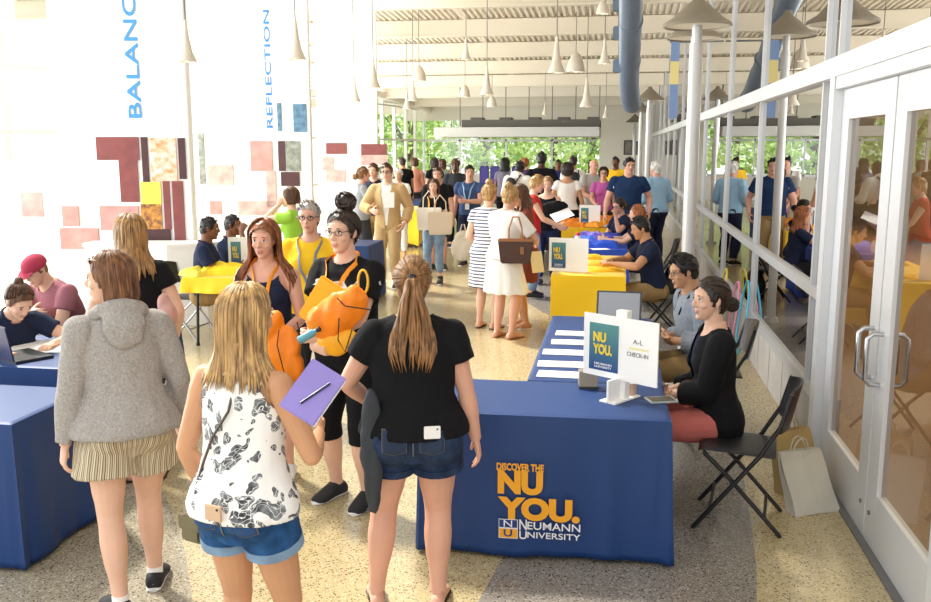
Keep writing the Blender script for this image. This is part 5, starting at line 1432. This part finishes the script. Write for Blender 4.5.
p10 = person('nearer of two seated youths in navy polos at the left yellow table', 201, 9.75, 1.74, -82, 'm', 1.0, 'brown', 'mid',
    seat(lh=(-.1,.36,.72), rh=(.12,.38,.76), hp=8), [TR(KHAKI), polo(NAVY), ('patch', PAPER, dict(x=.07, h=.38)), ('shoes', SHOE)], ('crop', 'black', {}))
p11 = person('farther seated youth in navy resting a hand on his mouth, at left', 226, 10.5, 1.70, -98, 'm', 1.0, 'brown', 'mid',
    seat(lh=(-.12,.34,.74), rh=(.10,.22,1.12), re=(.4,1,-.8), rd=(-.3,.2,1), rc=.9, hp=6), [TR(KHAKI), polo(NAVY), ('shoes', SHOE)], ('crop', 'black', {}))
p12 = person('woman in a lime green top with a hand raised to her hair', 294, 10.4, 1.62, 80, 'f', 1.0, 'fair', 'mid',
    dict(lh=(-.06,.16,1.50), le=(-.4,1,-.5), rh=(.22,.1,.85), ld=(.2,-.3,1), lc=.6), [TR(YEL), tee(GRN), ('shoes', WSH)], ('long', 'brown', dict(L=.10)))
# ================= middle distance
p13 = person('man in a tan suit and white shirt with glasses, standing left of the aisle', 388, 13.5, 1.84, 172, 'm', .98, 'fair', 'mid',
    dict(lh=(-.24,.06,.90), rh=(.16,.28,1.08), re=(1,-.5,-.6), ld=(.4,.4,-1)), [TR(TAN), ('top', WHT, dict(sleeve=0, e=.010, neck=.07, tank=.2, name='dress_shirt', collar=True)), ('top', TAN, dict(sleeve=.94, e=.018, hem=-.08, neck=.10, open=(.075, .02), name='suit_jacket', wr=.006)), ('glasses', GLS), ('shoes', mat('shoe_brown', '#3a2418', .4))], ('short', 'brown', {}))
p14 = person('person in a grey T-shirt with tied-back hair, pointing beside the man in navy', 361, 15.0, 1.76, -70, 'f', 1.1, 'pink', 'mid',
    dict(rh=(.2,.36,1.12), re=(.6,-.6,-.6)), [TR(CHAR), tee(GREYT), ('shoes', SHOE)], ('lowbun', 'lbrown', {}))
p15 = person('young man in a navy polo just left of the tan suit', 375, 15.7, 1.80, 165, 'm', 1.0, 'fair', 'mid',
    dict(lh=(-.2,.24,1.0), rh=(.1,.34,1.0)), [TR(KHAKI), polo(NAVY), ('shoes', SHOE)], ('short', 'brown', {}))
p16 = person('woman in a black T-shirt and jeans carrying white tote bags', 434, 13.9, 1.60, 168, 'f', 1.0, 'fair', 'mid',
    dict(lh=(-.10,.26,1.02), rh=(.14,.26,1.0), hy=10), [TR(DENL, leg=.86, e=.008, sf=.004), tee(BLACK), ('lanyard', LAN, dict(h=.22, w=.014)), ('shoes', SHOE, dict(high=.05))], ('long', 'brown', dict(L=.16)))
p17 = person('man in a dark T-shirt standing right behind the woman with the white tote', 438, 15.6, 1.74, 175, 'm', 1.0, 'pink', 'mid',
    {}, [SH(CHAR, leg=.42), tee(BLACK), ('shoes', SHOE)], ('short', 'brown', {}))
p18 = person('man in a slate blue T-shirt and dark shorts, hand at his chest', 470, 16.1, 1.76, 162, 'm', 1.12, 'pink', 'mid',
    dict(lh=(-.03,.30,1.12), le=(-1,-.4,-.6), rh=(.27,.05,.84), hy=22, ld=(1,.2,0)), [SH(NAVY, leg=.42), tee(BLUET), ('lanyard', LBLUE, dict(h=.18, badge=PAPER, w=.012)), ('shoes', SHOE)], ('short', 'dbrown', {}))
p19 = person('woman in a dark grey T-shirt seen from behind, beyond the man in slate blue', 455.5, 19, 1.84, 5, 'f', 1.15, 'fair', 'far',
    {}, [TR(BLACK), tee(CHAR), ('shoes', SHOE)], ('pony', 'brown', dict(L=.2)), eyes=False)
p20 = person('person in a black top near the left end of the far windows', 435, 24, 1.80, 20, 'f', 1.0, 'fair', 'far', {}, [TR(BLACK), tee(BLACK)], ('long', 'dbrown', dict(L=.15)), eyes=False)
p20b = person('woman in a pale teal dress near the far windows, beside the person in black', 443, 24.6, 1.76, 30, 'f', 1.0, 'tan', 'far', {}, [('skirt', fab('teal', '#a9d6cf'), dict(z=.5)), tee(fab('teal', '#a9d6cf'), sleeve=0)], ('long', 'brown', dict(L=.15)), eyes=False)
p21 = person('person with long black hair in a grey top by the purple chairs', 504, 21.5, 1.83, -30, 'f', 1.05, 'brown', 'far', {}, [TR(BLACK), tee(fab('muted', '#6e6878'))], ('long', 'black', dict(L=.2)), eyes=False)
p22 = person('man in a white hooded sweatshirt and black backpack seen from behind', 516, 17.3, 1.84, -35, 'm', 1.1, 'dark', 'mid',
    dict(hp=16, lean=10, lh=(-.2,.3,1.0), rh=(.15,.35,1.05)), [TR(BLACK), ('top', WHT, dict(sleeve=.95, e=.028, neck=.09, name='sweatshirt')), ('hood', WHT), ('shoes', SHOE)], ('crop', 'black', {}), eyes=False)
p23 = person('tallest man, in a black T-shirt with short curly black hair, back turned', 541, 18.4, 1.98, -8, 'm', 1.0, 'dark', 'mid',
    dict(lh=(-.2,.2,1.0), rh=(.2,.2,1.0), hp=8), [TR(BLACK), tee(BLACK, sleeve=.3), ('shoes', SHOE)], ('afro', 'black', dict(e=.016)), eyes=False)
p24 = person('blonde woman in a navy and white striped dress, partly behind the white dress', 487, 10.35, 1.66, -30, 'f', 1.05, 'fair', 'mid',
    dict(lh=(-.16,.2,.98), rh=(.1,.3,1.0), hp=14), [('skirt', STRD, dict(z=.50, flare=.04)), tee(STRD, sleeve=.2, name='dress_top', hem=.0), ('sandals', BRN)], ('bun', 'blonde', dict(br=.035)), eyes=False)
p25 = person('blonde woman in a short white dress with a brown handbag on her shoulder', 505, 9.8, 1.66, -38, 'f', 1.12, 'pink', 'mid',
    dict(lh=(-.1,.34,1.04), rh=(.2,.34,1.06), re=(1,-.3,-.6), hp=22, hy=-6, lean=6), [('skirt', WHT, dict(z=.52, flare=.06)), tee(WHT, sleeve=.42, name='dress_top', hem=.0, e=.02), ('sandals', LEATT)], ('bun', 'blonde', dict(br=.038, tie=(0,-.08,.09))))
p26 = person('woman with long brown hair looking down at a paper, opposite the white dress', 526, 10.4, 1.66, 95, 'f', 1.0, 'tan', 'mid',
    dict(lh=(-.10,.32,1.05), rh=(.10,.34,1.02), hp=24, hy=8), [('skirt', fab('rust', '#7b3f32'), dict(z=.56, flare=.03)), tee(fab('rust', '#7b3f32'), sleeve=.12, hem=.0), ('sandals', WSH, dict(bands=True))], ('long', 'brown', dict(L=.22)))
p27 = person('person with short blond hair in a red top, behind the woman looking down', 532, 12.6, 1.70, -95, 'f', 1.0, 'fair', 'mid',
    dict(rh=(.15,.38,1.02), lh=(-.1,.34,1.0), hp=14), [TR(DENL), tee(RED, sleeve=.1), ('shoes', SHOE)], ('short', 'blonde', {}), eyes=False)
p28 = person('woman in a black off-shoulder top holding out a white paper', 547.5, 13.8, 1.64, 168, 'f', 1.0, 'fair', 'mid',
    dict(lh=(-.20,.32,1.0), rh=(.20,.34,1.02), hp=10, hy=4), [TR(NAVY, e=.008, sf=.002, leg=.94), tee(BLACK, sleeve=0, neck=.13, tank=.15), ('shoes', SHOE)], ('lowbun', 'dblonde', {}))
p29 = person('woman in a white blouse and black skirt with a dark bob, back turned', 567, 16.3, 1.79, -6, 'f', 1.1, 'tan', 'mid',
    dict(lh=(-.2,.22,.98), rh=(.28,.06,.85)), [('skirt', BLACK, dict(z=.35, flare=.10)), tee(WHT, sleeve=.2, neck=.14, hem=.03), ('sandals', BRN)], ('bob', 'dbrown', dict(L=.09, e=.022)), eyes=False)
p30 = person('man in a navy polo near the far windows, facing the camera', 558, 24, 1.77, 180, 'm', 1.0, 'brown', 'far', {}, [TR(KHAKI), polo(fab('royal_navy', '#2b3a7a'))], ('crop', 'black', {}))
p31 = person('man in a white shirt wearing a black backpack near the far windows', 573, 21, 1.88, 5, 'm', 1.0, 'tan', 'far', {}, [TR(CHAR), tee(WHT)], ('short', 'dbrown', {}), eyes=False)
p32 = person('bald older man in a pale grey shirt, left of the woman in magenta', 592, 18.2, 1.84, 205, 'm', 1.1, 'pink', 'mid', dict(rh=(.15,.3,1.0)), [TR(fab('pale_khaki', '#b9ad97')), polo(fab('pale_grey', '#b9b7b0')), ('shoes', SHOE)], ('none', 'grey'))
p33 = person('woman in a magenta top and dark glasses beside the bald man', 603, 17.6, 1.70, 175, 'f', 1.05, 'pink', 'mid', dict(rh=(.15,.3,1.0)), [TR(CHAR), tee(PINK), ('glasses', GLS)], ('bob', 'dbrown', dict(L=.08)))
p34 = person('person in a yellow shirt behind the large man in navy', 616, 22, 1.86, 150, 'm', 1.0, 'brown', 'far', {}, [TR(CHAR), tee(YEL)], ('crop', 'black', {}))
p35 = person('large man in a dark navy polo standing behind the seated helpers at right', 628, 15.4, 1.90, 172, 'm', 1.24, 'pink', 'mid', dict(rh=(.34,.10,.86), lh=(-.32,.08,.90), hy=14), [TR(KHAKI), polo(fab('mid_navy', '#1e3458')), ('patch', PAPER, dict(x=.08, h=.38)), ('shoes', SHOE)], ('short', 'black', {}))
p36 = person('white-haired man in a light blue shirt and dark trousers by the glass wall', 657, 16.4, 1.82, 30, 'm', 1.08, 'pink', 'mid', dict(lh=(-.14,.26,1.02), rh=(.2,.22,1.0), hy=8), [TR(NAVY), ('top', LBLUE, dict(sleeve=.9, e=.022, neck=.075, collar=True, wr=.008)), ('shoes', SHOE)], ('short', 'white', {}), eyes=False)
p42 = person('man in a dark T-shirt leaning near the left windows', 405, 23, 1.84, 40, 'm', 1.05, 'tan', 'far', dict(lean=12), [TR(CHAR), tee(BLACK)], ('short', 'dbrown', {}), eyes=False)
p43 = person('person with ginger hair in a purple top near the far windows', 525, 23.5, 1.80, 10, 'f', 1.0, 'fair', 'far', {}, [TR(CHAR), tee(PURP)], ('bob', 'ginger', dict(L=.08)), eyes=False)
p44 = person('person in a peach top beside the man leaning near the left windows', 415, 24, 1.80, 20, 'f', 1.0, 'fair', 'far', {}, [TR(CHAR), tee(fab('peach', '#e09c84'), sleeve=.9)], ('long', 'brown', dict(L=.1)), eyes=False)
p45 = person('pale-haired person in white just right of the tan suit', 399, 17.5, 1.68, 170, 'f', 1.0, 'pink', 'far', {}, [TR(WHT), tee(WHT)], ('short', 'white', {}))
# ================= seated at the right
p37 = person('seated person with dark hair and glasses in a navy polo, hand raised by the face', 624, 13.6, 1.66, 120, 'f', 1.05, 'pink', 'mid',
    seat(lh=(-.10,.24,1.10), le=(-.4,1,-.8), ld=(.2,.1,1), rh=(.2,.30,.80), hp=14, lc=.7, ph=.56), [TR(KHAKI), polo(NAVY), ('glasses', GLS), ('shoes', SHOE)], ('lowbun', 'dbrown', {}))
p38 = person('seated woman with long curly ginger hair reaching across the table', 643, 12.3, 1.66, 82, 'f', 1.05, 'fair', 'mid',
    seat(lh=(-.1,.50,.86), rh=(.12,.5,.86), hp=8, ph=.53), [TR(CHAR), polo(NAVY), ('shoes', SHOE)], ('long', 'ginger', dict(L=.26, wave=.02)), eyes=False)
p39 = person('seated young man in a navy polo and khaki trousers, hands on the yellow table', 656, 9.85, 1.72, 92, 'm', 1.02, 'tan', 'mid',
    seat(lh=(-.16,.46,.83), rh=(.18,.44,.83), le=(-1,-.3,-.5), re=(1,-.3,-.5), lean=14, hp=20, hy=4, ph=.53, ln=(0,0,-1), rn=(0,0,-1)), [TR(KHAKI), polo(NAVY), ('shoes', SHOE)], ('short', 'black', {}))
p40 = person('seated man in a grey shirt and glasses, beside the woman in the black cardigan', 708, 6.45, 1.73, 96, 'm', 1.02, 'tan', 'near',
    seat(lh=(-.08,.26,.70), rh=(.06,.26,.70), lean=16, hp=14, hy=4, ld=(1,.2,-.2), rd=(-1,.2,-.2), ph=.51), [TR(KHAKI), ('top', GREYS, dict(sleeve=.88, e=.022, neck=.075, collar=True, wr=.010)), ('glasses', GLS), ('lanyard', BLACK, dict(h=.25)), ('shoes', SHOE)], ('short', 'black', {}))
p41 = person('seated woman in a black cardigan and salmon trousers with a dark low bun', 721, 5.06, 1.72, 86, 'f', .98, 'fair', 'near',
    seat(lh=(-.02,.30,.66), rh=(.02,.28,.66), lean=4, hp=3, hy=20, ld=(1,.3,-.1), rd=(-1,.3,-.1), lc=.8, rc=.8, ph=.52), [TR(SALM, e=.010, sf=.008), ('top', NAVY, dict(sleeve=0, e=.008, neck=.10)), ('top', BLACK, dict(sleeve=.80, e=.022, hem=-.10, neck=.11, open=(.05, .05), name='cardigan', wr=.008, cutlegs=False)), ('shoes', mat('sandal_tan', '#7a4c2e', .5))], ('lowbun', 'dbrown', dict(br=.04)))

# ================= what they carry
# folder and pen held by the blonde woman
c = AT(313, 392, 2.80)
t = thing('folder', 'purple glossy folder with a dark pen clipped on it, held by the blonde woman', 'folder', c); t.rotation_euler = (R(-40), R(30), PSI+R(-10))
MB().box((-.064,-.006,-.095),(.064,.006,.095)).build('cover', mat('folder_purple', '#8d7cc4', .3, var=.12, vscale=5, spec=.6), t, bevel=.003)
MB().box((-.060,.006,-.091),(.067,.012,.091)).build('papers', PAPER, t)
g = MB(); g.cyl((-.01,-.011,-.055),(.03,-.011,.05),.0045,n=8); g.build('pen', mat('pen_navy', '#20264a', .3), t, True)
# crossbody bag of the blonde woman
c = AT(196, 522, 3.15); t = thing('crossbody_bag', 'small olive crossbody bag hanging at the blonde woman\'s left hip', 'bag', c, R(-20))
MB().box((-.05,-.035,-.07),(.05,.035,.03)).build('bag_body', mat('olive_leather', '#6b6144', .5, var=.2), t, bevel=.012)
MB().box((-.052,-.038,-.02),(.052,-.030,.032)).build('flap', mat('olive_leather', '#6b6144', .5), t, bevel=.003)
inv = p2.root.matrix_basis.inverted(); k2 = p2.s; pts = []
lc = M.Rotation(p2.root.rotation_euler.z, 4, 'Z'); bw = p2.W
for h, x_, y_ in ((.49,.035,-.06),(.45,.025,-.09),(.38,.03,-.13),(.28,-.04,-.13),(.18,-.09,-.12),(.08,-.14,-.10)):
    cc, Rm = p2.fr(h); q = p2.push(cc+Rm@V((x_,y_,0))*k2, .008 if h > .4 else .026); pts.append(bw(q))
pts.append(c+V((0,0,.03)))
g = MB(); g.tube([M.Rotation(R(20), 4, 'Z')@(p-c) for p in pts], .005, 6); g.build('strap', mat('strap_dark', '#4a3a2c', .5), t, True)
# phones in the back pockets
def pocket(b, lab, x, y_, z, m, sz=(.065,.010,.05), tilt=0):
    cc, Rm = b.fr(z); q = b.push(cc+Rm@V((x, y_, 0))*b.s, .045); w = b.W(q); o = thing('smartphone', lab, 'phone', w, b.root.rotation_euler.z+R(tilt)); MB().box((-sz[0]/2,-.006,-.03),(sz[0]/2,.004,sz[2]-.03)).build('case', m, o, bevel=.003)
    g = MB(); g.cyl((sz[0]*.3,-.007,sz[2]-.042),(sz[0]*.3,-.009,sz[2]-.042),.004,n=10); g.build('camera_lens', GLS, o); return o
pocket(p3, 'white phone sticking out of the right back pocket of the denim shorts', .085, -.2, .045, PAPER, (.07,.01,.055), 6)
pocket(p2, 'tan phone in the back pocket of the blonde woman', .01, -.2, .035, mat('phone_tan', '#caa98a', .4), (.07,.01,.055), -4)
# jacket hanging from the arm of the woman in the black T-shirt
c = AT(371, 430, 3.75); blob('jacket', 'dark grey jacket draped over the arm of the woman with the ponytail', 'jacket', [((c.x,c.y,c.z+.06),(.045,.035,.13),(0,0,0)),((c.x+.0,c.y,c.z-.12),(.034,.04,.24),(0,-2,0)),((c.x+.025,c.y-.02,c.z-.18),(.026,.03,.20),(0,2,0)),((c.x+.005,c.y,c.z-.28),(.040,.03,.10),(0,0,0)),((c.x-.02,c.y+.02,c.z-.02),(.03,.05,.15),(0,6,0))], fab('jacket', '#3f4247'), .010, .014, 12)
# orange bag held by the auburn-haired woman
c = AT(281, 352, 5.20)
ob = blob('drawstring_bag', 'orange drawstring bag held in front by the auburn-haired woman', 'bag', [((c.x,c.y,c.z),(.125,.05,.17),(0,14,0)),((c.x-.05,c.y,c.z+.14),(.07,.045,.12),(0,24,0)),((c.x+.05,c.y+.0,c.z-.08),(.10,.045,.12),(0,-12,0))], ORANGE, .008, .016, 11)
cord(ob, [AT(279,330,5.12), AT(277,345,5.12), AT(284,372,5.12), AT(298,388,5.15)], BLK, .0035)
cord(ob, [AT(297,322,5.15), AT(303,345,5.15), AT(306,362,5.15)], BLK, .0035)
# orange and yellow bags carried by the woman with glasses
c = AT(334, 312, 4.82)
ob = blob('drawstring_bag', 'bright orange drawstring bag in the arms of the woman with glasses', 'bag', [((c.x+.03,c.y,c.z),(.16,.06,.11),(0,-24,0)),((c.x-.05,c.y,c.z-.06),(.11,.06,.11),(0,0,0)),((c.x+.12,c.y,c.z+.07),(.07,.05,.08),(0,0,0))], ORANGE, .008, .016, 10)
cord(ob, [AT(337,298,4.74), AT(345,306,4.73), AT(372,310,4.75)], BLK, .0035); cord(ob, [AT(339,318,4.72), AT(338,340,4.73), AT(345,352,4.75), AT(352,330,4.74)], BLK, .0035)
c2 = AT(322, 303, 4.92); yb = MB().obox((0,0,0), (.16,.03,.27), M.Rotation(R(32), 3, 'Y')).build('yellow_folder', YELB, bevel=.008); yb.location = c2; tag(yb, 'golden yellow folder pressed between the orange bag and the black T-shirt', 'folder')
c3 = AT(318, 336, 4.80); blob('drawstring_bag', 'second orange bag hanging low from her hand, below the bright one', 'bag', [((c3.x+.08,c3.y+.03,c3.z-.04),(.10,.045,.08),(0,0,0)),((c3.x+.15,c3.y+.03,c3.z-.02),(.07,.045,.07),(0,0,0))], YELB, .009, .012, 10)
ps = [AT(363+5*math.cos(a), 282+12*math.sin(a), 4.80) for a in [R(20*i) for i in range(19)]]
g = MB(); g.tube([p-ps[0] for p in ps], .007, 8); o = g.build('foam_loop', mat('foam_yellow', '#f0b62e', .7), None, True); o.location = ps[0]; tag(o, 'yellow looped strap sticking up out of the orange bag', 'strap')
# bottle and keys between the two women
c = AT(307, 336, 4.75); t = thing('water_bottle', 'small blue-grey bottle in the hand of the woman with glasses', 'bottle', c, 0); t.rotation_euler = (0, R(60), 0); g = MB(); g.tube([(0,0,-.05),(0,0,.04),(0,0,.05),(0,0,.07)], 0, 14, rr=[.022,.022,.012,.012]); g.build('body', mat('teal_bottle', '#5fa3b5', .3), t, True); g = MB(); g.cyl((0,0,.065),(0,0,.085),.014,n=12); g.build('cap', BLKP, t, True)
# brown handbag
c = AT(515.5, 251, 9.55); t = thing('handbag', 'dark brown leather tote handbag with tan handles on the shoulder of the woman in white', 'bag', c, PSI+R(-4))
g = MB(); g.add([(-.155,-.05,-.13),(.155,-.05,-.13),(.155,.06,-.13),(-.155,.06,-.13),(-.19,-.04,.13),(.19,-.04,.13),(.19,.05,.13),(-.19,.05,.13)], [(0,3,2,1),(4,5,6,7),(0,1,5,4),(1,2,6,5),(2,3,7,6),(3,0,4,7)]); g.build('bag_body', LEAT, t, bevel=.012)
for yy in (-.045, .05):
    g = MB(); g.tube([(-.075,yy,.11),(-.07,yy,.24),(-.03,yy+.01,.36),(.03,yy+.01,.36),(.065,yy,.24),(.07,yy,.11)], .008, 6); g.build('bag_handle', LEATT, t, True)
MB().box((-.18,-.052,.105),(.18,-.045,.135)).build('trim', LEATT, t); MB().box((.05,-.062,-.03),(.09,-.052,.05)).build('charm', LEATT, t, bevel=.004)
# totes of the woman in black and jeans
c = AT(433, 219, 13.55)
for i, (dx, dz, col, lab) in enumerate(((-.06,.0,'#ece6da','white tote bag held in front by the woman in jeans'),(.12,.06,'#d9c9b0','pale flat paper bag held beside the white tote'))):
    g = MB(); g.add([(-.17,-.03,-.17),(.17,-.03,-.17),(.17,.03,-.17),(-.17,.03,-.17),(-.19,-.02,.17),(.19,-.02,.17),(.19,.02,.17),(-.19,.02,.17)], [(0,3,2,1),(4,5,6,7),(0,1,5,4),(1,2,6,5),(2,3,7,6),(3,0,4,7)])
    t = thing('tote_bag', lab, 'bag', (c.x+dx, c.y-.04*i, c.z-dz), PSI+R(10*i)); g.build('bag_body', fab('tote%d' % i, col), t, bevel=.015)
    g = MB(); g.tube([(-.09,0,.16),(-.08,0,.32),(0,.03,.42),(.08,0,.32),(.09,0,.16)], .009, 6); g.build('bag_handle', fab('tote%d' % i, col), t, True)
c = AT(463, 244, 15.6); t = thing('tote_bag', 'large cream plastic bag hanging from the hand of the man in slate blue', 'bag', c, PSI); g = MB(); g.ell((0,0,-.08),(.22,.06,.22)); g.ell((0,0,.10),(.15,.05,.14)); link('bag_body', remesh(g, .02, 3, wrinkle(.02)), fab('cream', '#e2d8c6'), t); g = MB(); g.tube([(-.06,0,.18),(-.02,0,.34),(.02,0,.34),(.06,0,.18)], .01, 6); g.build('bag_handle', fab('cream', '#e2d8c6'), t, True)
c = AT(167, 308, 5.3); blob('shoulder_bag', 'dusty pink shoulder bag of the woman behind the grey hoodie', 'bag', [((c.x,c.y,c.z-.04),(.05,.07,.09),(0,0,0)),((c.x-.02,c.y,c.z+.02),(.04,.06,.07),(0,0,0))], mat('pink_leather', '#c79a92', .5), .01, .01)
# papers
def sheet(px, py, D, lab, w=.21, h=.28, rot=(70, 0, 0), m=PAPER, name='paper'):
    c = AT(px, py, D); o = MB().box((-w/2,-h/2,-.001),(w/2,h/2,.001)).build(name, m); o.location = c; o.rotation_euler = tuple(R(a) for a in rot); return tag(o, lab, 'paper')
sheet(562, 215, 13.35, 'white paper held out by the woman in the black off-shoulder top', .30, .24, (25, -20, 20))
sheet(537, 262, 10.0, 'pale yellow paper in the hands of the woman looking down', .16, .24, (75, 0, 40), mat('cream_paper', '#efe2b0', .8))
c = AT(551, 207, 13.55); blob('jacket', 'black jacket over the forearm of the woman holding out the paper', 'jacket', [((c.x+.05,c.y,c.z),(.22,.06,.10),(0,-6,0)),((c.x-.05,c.y,c.z-.10),(.12,.05,.10),(0,0,0))], BLACK, .014, .014, 9)
sheet(389, 200, 13.1, 'white paper in the hand of the man in the tan suit', .15, .22, (80, 0, 10))
sheet(600, 249, 10.2, 'small pale leaflet under the young man\'s hands', .20, .14, (0, 0, 20))
bpy.data.objects[-1] if False else None
# backpacks worn
for b, lab, col in ((p22, 'black backpack on the man in the white hooded sweatshirt', '#17171a'), (p31, 'black backpack worn by the man in the white shirt', '#1b1b20')):
    cc, Rm = b.fr(.30); w = b.W(cc+Rm@V((0,-.21,0))*b.s); t = thing('backpack', lab, 'backpack', w, b.root.rotation_euler.z); g = MB(); g.ell((0,0,0),(.14,.085,.21)); g.ell((0,-.05,-.06),(.11,.06,.11)); link('bag_body', remesh(g, .02, 3), mat('pack'+col, col, .6), t)
    g = MB()
    for sx in (-1, 1): g.tube([(sx*.09,.05,.12),(sx*.11,.16,.24),(sx*.11,.30,.15),(sx*.12,.30,-.05),(sx*.12,.1,-.16)], .014, 6)
    g.build('strap', mat('pack'+col, col, .6), t, True)
# wristband, hair tie, earrings, watch
def band(b, d, lab_m, t0=.93, r=.030, name='wristband'):
    S, E_, T = b.arm[d]; p = E_.lerp(T, t0); q = E_.lerp(T, min(1, t0+.09)); g = MB(); g.tube([p, q], r*b.s, 16); g.build(name, lab_m, b.root, True)
band(p5, 'l', mat('band_yellow', '#e9c93a', .5), .82, .036); band(p8, 'r', mat('watch_silver', '#c9c5bd', .3, metal=.6), .9, .030, 'watch')
g = MB(); T_ = p3.Hd((0,-.118,.030)); g.ell(T_, (.020,.012,.014), p3.hr); g.build('hair_tie', BLK, p3.root, True)
for b in (p41, p1):
    for sg in (-1, 1): g = MB(); g.ell(b.Hd((sg*.079,.002,-.034)), [.005]*3, n=8, m=6); g.build('earring', mat('silver', '#d8d8d8', .2, metal=.9), b.root, True)
# back pockets
DPK = mat('denim_pocket', '#24344f', .85); DPK2 = mat('denim_pocket_blue', '#1f4470', .85); STI = mat('denim_stitch', '#6b6a62', .8)
for b_, m_ in ((p3, DPK), (p2, DPK2)):
    gm = [o for o in b_.root.children if o.name.startswith('denim_shorts')][0]
    for sx in (-1, 1):
        decal(b_, gm, sx*.085, -.01, .112, .122, -1, STI, 'stitching', True, .001); decal(b_, gm, sx*.085, -.01, .106, .116, -1, m_, 'pocket', True, .003)
    decal(b_, gm, 0, .0, .006, .16, -1, STI, 'seam', None, .002)
# print on the black T-shirt
cc, Rm = p5.fr(.40); me = fit_text('NEUMANN', .20, .035, .02, .001); me.transform(M.Rotation(PI/2, 4, 'X') @ M.Identity(4))
for v in me.vertices: v.co.x -= .10
me.transform(M.Rotation(PI, 4, 'Z'))
o_ = link('chest_print', me, WPR, p5.root, False); q = V((0, 0, 0))
base = p5.push(cc+Rm@V((0,.02,0)), .034)
for v in me.vertices:
    pt = p5.push(cc+Rm@V((v.co.x, .02, v.co.z)), .034+v.co.y*0); v.co = pt+(pt-cc).normalized()*.004
bpy.data.scenes.remove(TMP)
